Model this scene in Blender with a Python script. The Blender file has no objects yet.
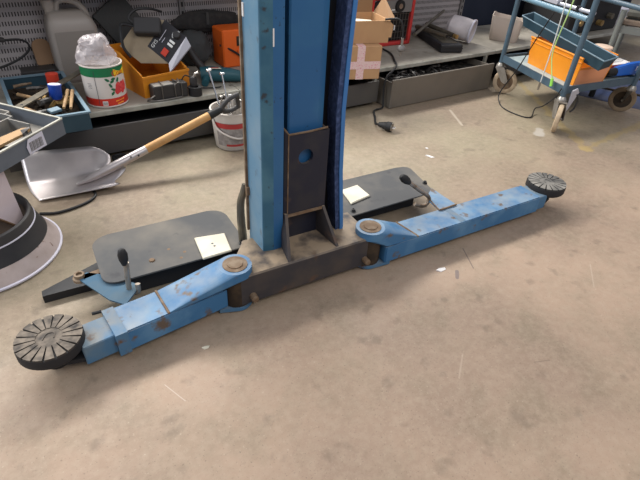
import bpy, bmesh, math, random
from mathutils import Vector, Matrix, Euler
random.seed(7)
PI = math.pi
S = bpy.context.scene
C = S.collection
def V(*a): return Vector(a)

# ------------------------------------------------------------------ materials
def mat(name, col, rough=0.6, metal=0.0, col2=None, scale=8.0, lo=0.45, hi=0.65, dust=None, dust_amt=0.0,
        bump=0.0, spec=0.4, alpha=1.0, trans=0.0, col3=None, scale3=40.0, lo3=0.6, hi3=0.68, bscale=60.0):
    m = bpy.data.materials.new(name); m.use_nodes = True
    nt = m.node_tree; N = nt.nodes; L = nt.links
    b = N['Principled BSDF']
    b.inputs['Roughness'].default_value = rough
    b.inputs['Metallic'].default_value = metal
    b.inputs['Specular IOR Level'].default_value = spec
    b.inputs['Alpha'].default_value = alpha
    b.inputs['Transmission Weight'].default_value = trans
    c = (*col, 1)
    b.inputs['Base Color'].default_value = c
    tc = N.new('ShaderNodeTexCoord')
    def noise(sc, det=6):
        n = N.new('ShaderNodeTexNoise'); n.inputs['Scale'].default_value = sc; n.inputs['Detail'].default_value = det
        L.new(tc.outputs['Object'], n.inputs['Vector']); return n.outputs['Fac']
    def ramp(fac, a, z):
        r = N.new('ShaderNodeMapRange'); r.inputs['From Min'].default_value = a; r.inputs['From Max'].default_value = z
        L.new(fac, r.inputs['Value']); return r.outputs['Result']
    cur = None
    def mixin(fac, colr, prev):
        x = N.new('ShaderNodeMix'); x.data_type = 'RGBA'
        L.new(fac, x.inputs['Factor'])
        if prev is None: x.inputs['A'].default_value = c
        else: L.new(prev, x.inputs['A'])
        x.inputs['B'].default_value = (*colr, 1)
        return x.outputs['Result']
    if col2: cur = mixin(ramp(noise(scale), lo, hi), col2, cur)
    if dust:
        g = N.new('ShaderNodeNewGeometry'); s = N.new('ShaderNodeSeparateXYZ'); L.new(g.outputs['Normal'], s.inputs[0])
        up = ramp(s.outputs['Z'], 0.5, 1.0)
        mu = N.new('ShaderNodeMath'); mu.operation = 'MULTIPLY'; L.new(up, mu.inputs[0])
        L.new(ramp(noise(scale * 1.7), 0.3, 0.75), mu.inputs[1])
        m2 = N.new('ShaderNodeMath'); m2.operation = 'MULTIPLY'; L.new(mu.outputs[0], m2.inputs[0]); m2.inputs[1].default_value = dust_amt
        cur = mixin(m2.outputs[0], dust, cur)
    if col3: cur = mixin(ramp(noise(scale3), lo3, hi3), col3, cur)
    if cur is not None: L.new(cur, b.inputs['Base Color'])
    if bump:
        bp = N.new('ShaderNodeBump'); bp.inputs['Strength'].default_value = bump; bp.inputs['Distance'].default_value = 0.004
        L.new(noise(bscale), bp.inputs['Height']); L.new(bp.outputs['Normal'], b.inputs['Normal'])
    return m

M = {}
M['blue'] = mat('lift_blue_paint', (0.045,0.150,0.300), 0.5, spec=0.3, col2=(0.095,0.22,0.37), scale=9, dust=(0.29,0.31,0.31), dust_amt=0.7, col3=(0.12,0.09,0.07), scale3=20, lo3=0.60, hi3=0.69)
M['blue_dull'] = mat('worn_blue_paint', (0.070,0.165,0.28), 0.6, col2=(0.12,0.185,0.24), scale=11, spec=0.25, dust=(0.25,0.23,0.19), dust_amt=0.8, col3=(0.13,0.08,0.05), scale3=18, lo3=0.60, hi3=0.68)
M['col_blue_lit'] = mat('column_lit_blue_paint', (0.11,0.23,0.34), 0.4, col2=(0.17,0.27,0.35), scale=6, col3=(0.08,0.09,0.09), scale3=22, lo3=0.63, hi3=0.74)
M['strap'] = mat('strap_blue_paint', (0.06,0.12,0.18), 0.7, col2=(0.09,0.13,0.16), scale=10, spec=0.1)
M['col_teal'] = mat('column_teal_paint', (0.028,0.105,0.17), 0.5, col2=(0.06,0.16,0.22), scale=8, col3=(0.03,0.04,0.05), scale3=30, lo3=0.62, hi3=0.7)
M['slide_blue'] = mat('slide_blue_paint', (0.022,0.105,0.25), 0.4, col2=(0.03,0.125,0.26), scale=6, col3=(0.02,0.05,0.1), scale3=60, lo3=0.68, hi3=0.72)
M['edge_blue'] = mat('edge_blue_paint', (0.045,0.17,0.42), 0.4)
M['navy_web'] = mat('navy_webbing', (0.024,0.045,0.115), 0.9, col2=(0.055,0.085,0.19), scale=70, bump=0.9, bscale=110)
M['black'] = mat('black_rubber', (0.012,0.012,0.013), 0.6)
M['slot_shade'] = mat('slot_shade_dark', (0.006,0.007,0.01), 0.5)
M['bracket'] = mat('dark_bracket_steel', (0.013,0.015,0.028), 0.5, col2=(0.022,0.022,0.030), scale=14, dust=(0.18,0.14,0.10), dust_amt=0.9, col3=(0.07,0.045,0.035), scale3=16, lo3=0.62, hi3=0.75)
M['beam'] = mat('dusty_beam_steel', (0.040,0.037,0.041), 0.65, col2=(0.068,0.055,0.048), scale=9, dust=(0.31,0.235,0.16), dust_amt=1.7, col3=(0.11,0.06,0.035), scale3=13, lo3=0.6, hi3=0.75)
M['rust'] = mat('rusty_steel', (0.15,0.095,0.055), 0.75, col2=(0.23,0.17,0.115), scale=30)
M['rust_dark'] = mat('dark_rust', (0.028,0.019,0.012), 0.8, col2=(0.06,0.038,0.02), scale=20)
M['plate'] = mat('grey_cover_plate', (0.075,0.076,0.078), 0.7, col2=(0.155,0.14,0.12), scale=6, lo=0.4, hi=0.75, col3=(0.05,0.05,0.055), scale3=14, lo3=0.62, hi3=0.76, spec=0.2)
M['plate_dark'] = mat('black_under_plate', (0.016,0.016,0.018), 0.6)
M['cream'] = mat('cream_plastic', (0.62,0.58,0.46), 0.6, col2=(0.54,0.49,0.38), scale=12)
M['rubber'] = mat('worn_pad_rubber', (0.050,0.045,0.042), 0.8, col2=(0.075,0.066,0.058), scale=22, dust=(0.21,0.175,0.14), dust_amt=1.4, spec=0.2)
M['padblack'] = mat('pad_base_rubber', (0.015,0.015,0.017), 0.7)
M['rubber_dark'] = mat('dark_pad_rubber', (0.04,0.04,0.04), 0.75, dust=(0.24,0.225,0.20), dust_amt=1.2)
M['steel'] = mat('steel', (0.42,0.40,0.38), 0.35, 1.0, col2=(0.30,0.28,0.25), scale=20)
M['rod'] = mat('worn_steel_rod', (0.42,0.36,0.30), 0.4, 0.8, col2=(0.24,0.16,0.10), scale=35)
M['chrome'] = mat('bright_metal', (0.75,0.75,0.76), 0.22, 1.0)
M['alu'] = mat('shovel_aluminium', (0.58,0.53,0.52), 0.40, 0.75, col2=(0.46,0.42,0.42), scale=5, bump=0.1)
M['wood'] = mat('light_wood', (0.55,0.30,0.11), 0.5, col2=(0.46,0.24,0.085), scale=18)
M['oldwood'] = mat('old_tool_wood', (0.36,0.22,0.10), 0.6, col2=(0.22,0.13,0.06), scale=22)
M['shelf'] = mat('shelf_grey_paint', (0.34,0.31,0.26), 0.6, col2=(0.26,0.235,0.19), scale=7, col3=(0.14,0.115,0.09), scale3=17, lo3=0.62, hi3=0.76)
M['lip'] = mat('shelf_lip_paint', (0.40,0.39,0.335), 0.5, col2=(0.26,0.25,0.21), scale=12)
M['drawer'] = mat('drawer_grey_paint', (0.165,0.142,0.115), 0.5, col2=(0.14,0.122,0.10), scale=5)
M['drawer_dk'] = mat('dark_grey_panel', (0.070,0.066,0.066), 0.5, col2=(0.085,0.078,0.07), scale=4)
M['navy'] = mat('navy_wall', (0.010,0.016,0.034), 0.7, col2=(0.016,0.021,0.04), scale=3)
M['upright'] = mat('upright_grey', (0.19,0.18,0.18), 0.5)
M['orange'] = mat('orange_plastic', (0.78,0.27,0.015), 0.45, col2=(0.70,0.23,0.012), scale=6)
M['orange_dk'] = mat('amber_plastic', (0.68,0.25,0.015), 0.5, col2=(0.58,0.20,0.012), scale=6)
M['orange_backlit'] = mat('backlit_orange_plastic', (0.80,0.34,0.17), 0.5)  # orange lightened for the bin end, light from behind put into the colour
M['orange_red'] = mat('orange_red_plastic', (0.72,0.12,0.012), 0.5)
M['red'] = mat('red_paint', (0.50,0.035,0.03), 0.45, col2=(0.42,0.03,0.03), scale=14)
M['redpl'] = mat('red_plastic', (0.55,0.05,0.025), 0.4)
M['bluepl'] = mat('blue_plastic', (0.012,0.06,0.36), 0.4)
M['bluetool'] = mat('blue_tool_plastic', (0.015,0.12,0.50), 0.4)
M['teal'] = mat('teal_plastic', (0.020,0.050,0.072), 0.5, col2=(0.028,0.062,0.085), scale=6)
M['teal_lt'] = mat('teal_rim', (0.13,0.20,0.25), 0.45)
M['tealtool'] = mat('teal_tool_plastic', (0.015,0.075,0.095), 0.5)
M['cart'] = mat('cart_blue_paint', (0.065,0.105,0.14), 0.45, col2=(0.05,0.085,0.115), scale=12)
M['cart_lt'] = mat('cart_rail_paint', (0.13,0.23,0.30), 0.4)
M['cart_shelf'] = mat('cart_shelf_paint', (0.36,0.44,0.44), 0.5, col2=(0.29,0.36,0.37), scale=9)
M['wheel'] = mat('beige_wheel_rubber', (0.48,0.37,0.25), 0.6, col2=(0.36,0.27,0.18), scale=20)
M['wheel_dk'] = mat('brown_wheel_rubber', (0.22,0.16,0.10), 0.6, col2=(0.16,0.11,0.07), scale=20)
M['zinc'] = mat('zinc_fork', (0.36,0.34,0.31), 0.4, 0.6, col2=(0.26,0.24,0.21), scale=15)
M['carton'] = mat('cardboard', (0.46,0.27,0.135), 0.8, col2=(0.42,0.24,0.12), scale=10)
M['carton_in'] = mat('cardboard_inside', (0.24,0.135,0.065), 0.85)
M['tape'] = mat('fragile_tape', (0.72,0.52,0.50), 0.4, col2=(0.66,0.26,0.32), scale=120, lo=0.56, hi=0.62)
M['paper'] = mat('white_paper', (0.75,0.72,0.70), 0.7)
M['label'] = mat('label_white', (0.62,0.60,0.68), 0.5)
M['greytray'] = mat('grey_tray_plastic', (0.125,0.14,0.165), 0.5, col2=(0.105,0.12,0.14), scale=9)
M['greytray_in'] = mat('dusty_tray_inside', (0.17,0.165,0.155), 0.6, col2=(0.26,0.235,0.20), scale=14, dust=(0.30,0.27,0.23), dust_amt=0.6)
M['whiteboard'] = mat('white_leg_laminate', (0.62,0.52,0.53), 0.5, col2=(0.56,0.46,0.46), scale=9)
M['brownedge'] = mat('brown_edge', (0.22,0.13,0.07), 0.7)
M['drum'] = mat('drum_black', (0.020,0.020,0.023), 0.55, col2=(0.032,0.031,0.032), scale=8)
M['drum_top'] = mat('drum_grey_top', (0.045,0.042,0.042), 0.6)
M['drum_silver'] = mat('drum_silver_band', (0.50,0.42,0.40), 0.5, 0.25, col2=(0.40,0.33,0.30), scale=9, col3=(0.2,0.13,0.1), scale3=40, lo3=0.66, hi3=0.72)
M['drum_in'] = mat('drum_brown_inside', (0.075,0.050,0.035), 0.8)
M['whitepl'] = mat('white_bucket_plastic', (0.60,0.55,0.50), 0.5, col2=(0.50,0.45,0.40), scale=8)
M['greyband'] = mat('bucket_label_grey', (0.26,0.23,0.22), 0.6, col2=(0.36,0.33,0.31), scale=40)
M['redband'] = mat('bucket_label_red', (0.42,0.04,0.04), 0.5)
M['cangreen'] = mat('can_green', (0.012,0.16,0.06), 0.35)
M['canwhite'] = mat('can_white', (0.66,0.60,0.55), 0.35)
M['canred'] = mat('can_red', (0.60,0.035,0.02), 0.35)
M['canpepper'] = mat('can_pepper_red', (0.62,0.04,0.05), 0.35, col2=(0.75,0.12,0.10), scale=60)
M['canleaf'] = mat('can_leaf_green', (0.01,0.13,0.055), 0.4)
M['canyellow'] = mat('can_yellow', (0.85,0.55,0.02), 0.35)
M['canorange'] = mat('can_orange', (0.85,0.30,0.03), 0.35)
M['darktxt'] = mat('dark_print', (0.06,0.06,0.07), 0.6)
M['whitetxt'] = mat('white_print', (0.75,0.75,0.72), 0.5)
M['jerry'] = mat('milky_canister', (0.30,0.27,0.245), 0.45, col2=(0.26,0.235,0.215), scale=4)
M['jerry_low'] = mat('canister_liquid', (0.23,0.21,0.19), 0.45)
M['bag'] = mat('clear_plastic_film', (0.70,0.65,0.66), 0.22, alpha=0.45, col2=(0.48,0.43,0.44), scale=18, bump=0.9, bscale=18)
M['bag2'] = mat('milky_plastic_film', (0.66,0.60,0.60), 0.35, alpha=0.88, col2=(0.50,0.45,0.46), scale=10, bump=0.8, bscale=16)
M['beigebox'] = mat('beige_metal_case', (0.27,0.21,0.135), 0.5, col2=(0.22,0.17,0.11), scale=8)
M['panelblk'] = mat('black_panel', (0.022,0.021,0.025), 0.5)
M['silver'] = mat('silver_bezel', (0.45,0.45,0.50), 0.4, 0.3)
M['dkplastic'] = mat('dark_plastic', (0.030,0.028,0.028), 0.55)
M['fabric'] = mat('black_bag_fabric', (0.020,0.019,0.020), 0.85, col2=(0.030,0.028,0.027), scale=30, bump=0.4)
M['greyfab'] = mat('dark_grey_fabric', (0.045,0.047,0.048), 0.85, bump=0.4)
M['heaterblk'] = mat('heater_black', (0.010,0.009,0.009), 0.6)
M['heatergrey'] = mat('heater_panel_grey', (0.17,0.16,0.155), 0.5)
M['wire'] = mat('grille_wire', (0.13,0.12,0.11), 0.4, 0.7)
M['olive'] = mat('oily_metal', (0.13,0.115,0.09), 0.4, 0.5, col2=(0.20,0.17,0.12), scale=20)
M['scrap'] = mat('dark_scrap_metal', (0.030,0.028,0.027), 0.5, 0.3, col2=(0.14,0.13,0.12), scale=30, lo=.5, hi=.62)
M['stone'] = mat('beige_pot_plastic', (0.50,0.42,0.36), 0.6, col2=(0.44,0.37,0.31), scale=7)
M['yellow'] = mat('yellow_plastic', (0.62,0.52,0.02), 0.4)
M['wirewhite'] = mat('white_cable', (0.62,0.62,0.60), 0.4)
M['wiregreen'] = mat('green_yellow_cable', (0.42,0.60,0.22), 0.4)
M['greentip'] = mat('green_plug', (0.30,0.70,0.10), 0.4)
M['steeltube'] = mat('grey_stool_tube', (0.20,0.215,0.20), 0.45, 0.2)
M['seatbrown'] = mat('worn_brown_seat', (0.20,0.15,0.11), 0.6, col2=(0.10,0.08,0.07), scale=12)
M['seatpad'] = mat('grey_green_pad', (0.17,0.165,0.14), 0.7, col2=(0.10,0.10,0.085), scale=10)
M['matblue'] = mat('blue_floor_paint', (0.030,0.048,0.12), 0.6, col2=(0.06,0.065,0.10), scale=5)
M['amber'] = mat('amber_lid', (0.75,0.30,0.10), 0.4)
M['cleartub'] = mat('frosted_tub', (0.70,0.52,0.40), 0.4)
M['brass'] = mat('brass', (0.45,0.30,0.12), 0.4, 0.6, col2=(0.3,0.19,0.07), scale=25)
M['bluejacket'] = mat('blue_cloth', (0.03,0.045,0.12), 0.9, col2=(0.045,0.06,0.15), scale=9, bump=0.4)

# floor: worn concrete with pinkish and olive patches, old yellow line, scratches
def floor_mat():
    m = bpy.data.materials.new('worn_concrete'); m.use_nodes = True
    nt = m.node_tree; N = nt.nodes; L = nt.links; b = N['Principled BSDF']
    b.inputs['Roughness'].default_value = 0.55; b.inputs['Specular IOR Level'].default_value = 0.25
    tc = N.new('ShaderNodeTexCoord'); P = tc.outputs['Object']
    def noise(sc, det=8, rough=0.6, off=(0,0,0)):
        mp = N.new('ShaderNodeMapping'); L.new(P, mp.inputs['Vector']); mp.inputs['Location'].default_value = off
        n = N.new('ShaderNodeTexNoise'); n.inputs['Scale'].default_value = sc; n.inputs['Detail'].default_value = det
        n.inputs['Roughness'].default_value = rough
        L.new(mp.outputs[0], n.inputs['Vector']); return n.outputs['Fac']
    def rng(f, a, z, lo=0.0, hi=1.0, smooth=False):
        r = N.new('ShaderNodeMapRange'); r.inputs['From Min'].default_value = a; r.inputs['From Max'].default_value = z
        r.inputs['To Min'].default_value = lo; r.inputs['To Max'].default_value = hi
        if smooth: r.interpolation_type = 'SMOOTHSTEP'
        L.new(f, r.inputs['Value']); return r.outputs['Result']
    def math_(op, a, bb=None, c=None):
        x = N.new('ShaderNodeMath'); x.operation = op
        for i, q in enumerate((a, bb, c)):
            if q is None: continue
            if isinstance(q, (int, float)): x.inputs[i].default_value = q
            else: L.new(q, x.inputs[i])
        return x.outputs[0]
    def mix(f, a, bb, mode='MIX'):
        x = N.new('ShaderNodeMix'); x.data_type = 'RGBA'; x.blend_type = mode
        if isinstance(f, (int, float)): x.inputs['Factor'].default_value = f
        else: L.new(f, x.inputs['Factor'])
        for k, q in (('A', a), ('B', bb)):
            if isinstance(q, tuple): x.inputs[k].default_value = (*q, 1)
            else: L.new(q, x.inputs[k])
        return x.outputs['Result']
    sep = N.new('ShaderNodeSeparateXYZ'); L.new(P, sep.inputs[0]); X, Y = sep.outputs['X'], sep.outputs['Y']
    # painted-over zone (pinkish) in front, bare olive concrete beyond the lift
    zone = math_('ADD', Y, math_('MULTIPLY', noise(2.2, 5), 0.9))
    fz = rng(zone, 1.25, 2.05, smooth=True)
    base = mix(fz, FLOOR_A, FLOOR_B)
    base = mix(rng(noise(1.7, 6, 0.55, (3, 1, 0)), 0.40, 0.62, 0, 0.75), base, FLOOR_C)
    base = mix(rng(noise(5, 8, 0.65, (1, 7, 0)), 0.46, 0.70, 0, 0.6), base, FLOOR_D)
    base = mix(rng(noise(38, 6, 0.7), 0.42, 0.70, 0, 0.45), base, FLOOR_E)
    base = mix(rng(noise(160, 3, 0.7), 0.60, 0.72, 0, 0.55), base, (0.07, 0.05, 0.035))
    base = mix(rng(noise(120, 3, 0.7, (5, 5, 0)), 0.62, 0.74, 0, 0.5), base, (0.50, 0.42, 0.33))
    base = mix(rng(noise(11, 4, 0.5, (9, 2, 0)), 0.60, 0.70, 0, 0.40), base, (0.13, 0.10, 0.075))
    def seg(x0, y0, x1, y1, w, ragged=0.0):
        dx, dy = x1 - x0, y1 - y0; l2 = dx * dx + dy * dy
        px = math_('SUBTRACT', X, x0); py = math_('SUBTRACT', Y, y0)
        t = math_('DIVIDE', math_('ADD', math_('MULTIPLY', px, dx), math_('MULTIPLY', py, dy)), l2)
        t = math_('MINIMUM', math_('MAXIMUM', t, 0.0), 1.0)
        ex = math_('SUBTRACT', px, math_('MULTIPLY', t, dx)); ey = math_('SUBTRACT', py, math_('MULTIPLY', t, dy))
        d = math_('SQRT', math_('ADD', math_('MULTIPLY', ex, ex), math_('MULTIPLY', ey, ey)))
        if ragged: d = math_('ADD', d, math_('MULTIPLY', math_('SUBTRACT', noise(9, 6, 0.7), 0.5), ragged))
        return rng(d, w * 0.6, w, 1.0, 0.0)
    for (a, w, rg, c, amt) in [
        ((3.28,1.99,2.80,1.28), 0.032, 0.16, (0.40,0.29,0.12), 0.5), ((2.80,1.28,3.55,1.33), 0.032, 0.16, (0.40,0.29,0.12), 0.5),
        ((3.28,1.99,3.55,2.40), 0.030, 0.10, (0.36,0.26,0.10), 0.45),
        ((2.507,2.098,2.385,1.876), 0.011, 0.01, (0.50,0.43,0.34), 0.65),
        ((2.80,1.60,2.72,1.55), 0.035, 0.06, (0.50,0.47,0.43), 0.55),
        ((1.40,0.95,1.34,0.84), 0.003, 0.0, (0.12,0.09,0.08), 0.7), ((1.24,0.83,1.27,0.86), 0.008, 0.01, (0.10,0.085,0.10), 0.6),
        ((1.66,0.53,1.78,0.62), 0.003, 0.0, (0.50,0.42,0.34), 0.3), ((0.155,0.92,0.185,0.84), 0.0018, 0.0, (0.55,0.47,0.40), 0.5),
        ((0.90,0.50,0.98,0.56), 0.003, 0.0, (0.50,0.41,0.33), 0.3), ((1.15,0.42,1.2,0.40), 0.002, 0.0, (0.15,0.11,0.09), 0.5)]:
        base = mix(math_('MULTIPLY', seg(*a, w, rg), amt), base, c)
    L.new(base, b.inputs['Base Color'])
    L.new(rng(noise(6, 6), 0.3, 0.7, 0.42, 0.7), b.inputs['Roughness'])
    bp = N.new('ShaderNodeBump'); bp.inputs['Strength'].default_value = 0.25; bp.inputs['Distance'].default_value = 0.003
    L.new(noise(60, 6, 0.7), bp.inputs['Height']); L.new(bp.outputs['Normal'], b.inputs['Normal'])
    return m
FLOOR_A = (0.345,0.250,0.182); FLOOR_B = (0.275,0.235,0.160); FLOOR_C = (0.245,0.178,0.132); FLOOR_D = (0.195,0.160,0.110); FLOOR_E = (0.39,0.31,0.232)

def perf_mat():
    m = bpy.data.materials.new('perforated_grey_panel'); m.use_nodes = True
    nt = m.node_tree; N = nt.nodes; L = nt.links; b = N['Principled BSDF']
    b.inputs['Roughness'].default_value = 0.5
    tc = N.new('ShaderNodeTexCoord'); s = N.new('ShaderNodeSeparateXYZ'); L.new(tc.outputs['Object'], s.inputs[0])
    def band(o, pitch, a, z):
        d = N.new('ShaderNodeMath'); d.operation = 'DIVIDE'; L.new(o, d.inputs[0]); d.inputs[1].default_value = pitch
        f = N.new('ShaderNodeMath'); f.operation = 'FRACT'; L.new(d.outputs[0], f.inputs[0])
        g = N.new('ShaderNodeMath'); g.operation = 'GREATER_THAN'; L.new(f.outputs[0], g.inputs[0]); g.inputs[1].default_value = a
        l = N.new('ShaderNodeMath'); l.operation = 'LESS_THAN'; L.new(f.outputs[0], l.inputs[0]); l.inputs[1].default_value = z
        q = N.new('ShaderNodeMath'); q.operation = 'MULTIPLY'; L.new(g.outputs[0], q.inputs[0]); L.new(l.outputs[0], q.inputs[1]); return q.outputs[0]
    q = N.new('ShaderNodeMath'); q.operation = 'MULTIPLY'
    L.new(band(s.outputs['X'], 0.0138, 0.22, 0.66), q.inputs[0]); L.new(band(s.outputs['Z'], 0.044, 0.16, 0.66), q.inputs[1])
    x = N.new('ShaderNodeMix'); x.data_type = 'RGBA'; L.new(q.outputs[0], x.inputs['Factor'])
    x.inputs['A'].default_value = (0.34,0.315,0.32,1); x.inputs['B'].default_value = (0.035,0.028,0.03,1)
    L.new(x.outputs['Result'], b.inputs['Base Color'])
    return m

# ------------------------------------------------------------------ mesh builder
def rotm(r):
    if r is None: return Matrix.Identity(3)
    if isinstance(r, Matrix): return r.to_3x3()
    if isinstance(r, (int, float)): return Matrix.Rotation(r, 3, 'Z')
    return Euler(r).to_matrix()
def frame(z, x=None):
    z = Vector(z).normalized()
    if x is None: x = Vector((1,0,0)) if abs(z.x) < 0.9 else Vector((0,1,0))
    y = z.cross(Vector(x)).normalized(); x = y.cross(z)
    return Matrix((x, y, z)).transposed()
class MB:
    def __init__(s): s.bm = bmesh.new()
    def box(s, c, size, rot=None, bev=0.0, seg=1, top=(1,1)):
        R = rotm(rot); c = Vector(c); vs = []
        for k in (-1,1):
            for (i,j) in ((-1,-1),(1,-1),(1,1),(-1,1)):
                q = top if k > 0 else (1,1)
                vs.append(s.bm.verts.new(c + R @ Vector((i*size[0]/2*q[0], j*size[1]/2*q[1], k*size[2]/2))))
        fs = [s.bm.faces.new([vs[i] for i in f]) for f in ((3,2,1,0),(4,5,6,7),(0,1,5,4),(1,2,6,5),(2,3,7,6),(3,0,4,7))]
        if bev:
            es = {e for f in fs for e in f.edges}
            bmesh.ops.bevel(s.bm, geom=list(es), offset=bev, segments=seg, affect='EDGES', profile=0.5)
        return s
    def hull(s, pts):
        vs = [s.bm.verts.new(Vector(p)) for p in pts]
        r = bmesh.ops.convex_hull(s.bm, input=vs)
        bad = [v for v in r['geom_interior'] + r['geom_unused'] if isinstance(v, bmesh.types.BMVert)]
        bad = [v for v in set(bad) if v.is_valid and not v.link_faces]
        if bad: bmesh.ops.delete(s.bm, geom=bad, context='VERTS')
        return s
    def prism(s, poly, z0, z1, fn=None, bev=0.0):
        """poly in the local x,y; extruded z0..z1; fn maps (x,y,z) to a point"""
        fn = fn or (lambda x, y, z: (x, y, z))
        a = [s.bm.verts.new(Vector(fn(x, y, z0))) for x, y in poly]; b = [s.bm.verts.new(Vector(fn(x, y, z1))) for x, y in poly]
        n = len(poly); fs = [s.bm.faces.new(a[::-1]), s.bm.faces.new(b)]
        for i in range(n): fs.append(s.bm.faces.new((a[i], a[(i+1)%n], b[(i+1)%n], b[i])))
        if bev:
            es = set(fs[0].edges) | set(fs[1].edges)
            bmesh.ops.bevel(s.bm, geom=list(es), offset=bev, segments=1, affect='EDGES', profile=0.5)
        return s
    def quad(s, a, b, c, d): s.bm.faces.new([s.bm.verts.new(Vector(p)) for p in (a,b,c,d)]); return s
    def tube(s, pts, r, n=8, curve=False, sub=5):
        pts = [Vector(p) for p in pts]
        if curve and len(pts) > 2:
            out = []
            P = [pts[0]*2 - pts[1]] + pts + [pts[-1]*2 - pts[-2]]
            for i in range(1, len(P)-2):
                for k in range(sub):
                    t = k/sub; a,b,c,d = P[i-1],P[i],P[i+1],P[i+2]
                    out.append(0.5*((2*b)+(c-a)*t+(2*a-5*b+4*c-d)*t*t+(3*b-a-3*c+d)*t**3))
            pts = out + [pts[-1]]
        rs = r if isinstance(r, (list, tuple)) else [r]*len(pts)
        if len(rs) != len(pts): rs = [rs[0] + (rs[-1]-rs[0])*i/(len(pts)-1) for i in range(len(pts))]
        rings = []; prevx = None
        for i, p in enumerate(pts):
            d = (pts[min(i+1, len(pts)-1)] - pts[max(i-1,0)])
            if d.length < 1e-9: d = Vector((0,0,1))
            F = frame(d, prevx if prevx is not None and abs(prevx.normalized().dot(d.normalized())) < 0.98 else None); prevx = F.col[0].copy()
            rings.append([s.bm.verts.new(p + F @ Vector((rs[i]*math.cos(2*PI*k/n), rs[i]*math.sin(2*PI*k/n), 0))) for k in range(n)])
        for a, b in zip(rings, rings[1:]):
            for k in range(n): s.bm.faces.new((a[k], a[(k+1)%n], b[(k+1)%n], b[k]))
        s.bm.faces.new(rings[0][::-1]); s.bm.faces.new(rings[-1])
        return s
    def lathe(s, prof, n=32, c=(0,0,0), rot=None, a0=0.0, a1=2*PI):
        R = rotm(rot); c = Vector(c); full = abs(a1-a0-2*PI) < 1e-6; m = n if full else n+1
        rings = []
        for (r, z) in prof:
            if r < 1e-6: rings.append([s.bm.verts.new(c + R @ Vector((0,0,z)))]*m)
            else: rings.append([s.bm.verts.new(c + R @ Vector((r*math.cos(a0+(a1-a0)*k/n), r*math.sin(a0+(a1-a0)*k/n), z))) for k in range(m)])
        for a, b in zip(rings, rings[1:]):
            for k in range(n):
                f = [a[k], a[(k+1)%m], b[(k+1)%m], b[k]]; u = []
                for v in f:
                    if v not in u: u.append(v)
                if len(u) >= 3:
                    try: s.bm.faces.new(u)
                    except ValueError: pass
        return s
    def ball(s, c, r, sc=(1,1,1), u=16, v=10):
        prof = [(r*math.sin(PI*i/v), -r*math.cos(PI*i/v)) for i in range(v+1)]
        n0 = len(s.bm.verts); s.bm.verts.ensure_lookup_table(); old = set(s.bm.verts)
        s.lathe(prof, u)
        for q in s.bm.verts:
            if q not in old: q.co = Vector((q.co.x*sc[0], q.co.y*sc[1], q.co.z*sc[2])) + Vector(c)
        return s
    def text(s, txt, size, fn, ext=0.0):
        cu = bpy.data.curves.new('t', 'FONT'); cu.body = txt; cu.size = size; cu.align_x = 'CENTER'; cu.align_y = 'CENTER'; cu.resolution_u = 3
        o = bpy.data.objects.new('t', cu); C.objects.link(o); dg = bpy.context.evaluated_depsgraph_get()
        me = o.evaluated_get(dg).to_mesh(); vs = [s.bm.verts.new(Vector(fn(v.co.x, v.co.y))) for v in me.vertices]
        for p in me.polygons:
            try: s.bm.faces.new([vs[i] for i in p.vertices])
            except ValueError: pass
        o.evaluated_get(dg).to_mesh_clear(); bpy.data.objects.remove(o); bpy.data.curves.remove(cu); return s
    def build(s, name, material, parent=None, smooth=False, label=None, normals=True, angle=35):
        if normals: bmesh.ops.recalc_face_normals(s.bm, faces=s.bm.faces)
        me = bpy.data.meshes.new(name); s.bm.to_mesh(me); s.bm.free()
        me.materials.append(material if not isinstance(material, str) else M[material])
        if smooth:
            for p in me.polygons: p.use_smooth = True
            try: me.set_sharp_from_angle(angle=math.radians(angle))
            except Exception: pass
        o = bpy.data.objects.new(name, me); C.objects.link(o)
        if parent: o.parent = parent
        if label: o['label'] = label
        return o
def thing(name, label, cat, loc=(0,0,0), rz=0.0, group=None):
    o = bpy.data.objects.new(name, None); C.objects.link(o); o.empty_display_size = 0.05
    o.location = loc; o.rotation_euler = rz if isinstance(rz, (tuple, Euler)) else (0,0,rz)
    o['label'] = label; o['category'] = cat
    if group: o['group'] = group
    return o
def tag(o, label, cat, group=None, kind=None):
    o['label'] = label; o['category'] = cat
    if group: o['group'] = group
    if kind: o['kind'] = kind
    return o
def struct(o): o['kind'] = 'structure'; return o
def copy_tree(o, parent=None):
    c = o.copy(); C.objects.link(c)
    if parent: c.parent = parent
    for ch in list(o.children): copy_tree(ch, c)
    return c
def ringp(cx, cy, r, n, a0=0, a1=2*PI): return [(cx + r*math.cos(a0+(a1-a0)*k/n), cy + r*math.sin(a0+(a1-a0)*k/n)) for k in range(n + (0 if abs(a1-a0-2*PI)<1e-6 else 1))]
def rrect(x0, y0, x1, y1, rs, n=5):
    """rounded rectangle, radii for corners (x0y0, x1y0, x1y1, x0y1)"""
    out = []
    for (cx, cy, sx, sy, a, r) in ((x0,y0,1,1,PI,rs[0]),(x1,y0,-1,1,1.5*PI,rs[1]),(x1,y1,-1,-1,0,rs[2]),(x0,y1,1,-1,0.5*PI,rs[3])):
        if r <= 0: out.append((cx,cy)); continue
        out += ringp(cx+sx*r, cy+sy*r, r, n, a, a+PI/2)
    return out

# ------------------------------------------------------------------ setting
struct(MB().box((3,3,-0.05),(26,26,0.1)).build('floor', floor_mat()))
wall = struct(MB().box((2.0,3.165,0.37),(9.0,0.05,0.74)).build('wall_back', 'navy'))

# ------------------------------------------------------------------ car lift (local frame: x along the arms, y towards the column, z up)
LA = math.radians(-3.668)
lift = thing('car_lift', 'blue and black two-post vehicle lift column with two swing arms lowered to the floor', 'car lift', (0.492,1.074,0), LA)
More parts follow.
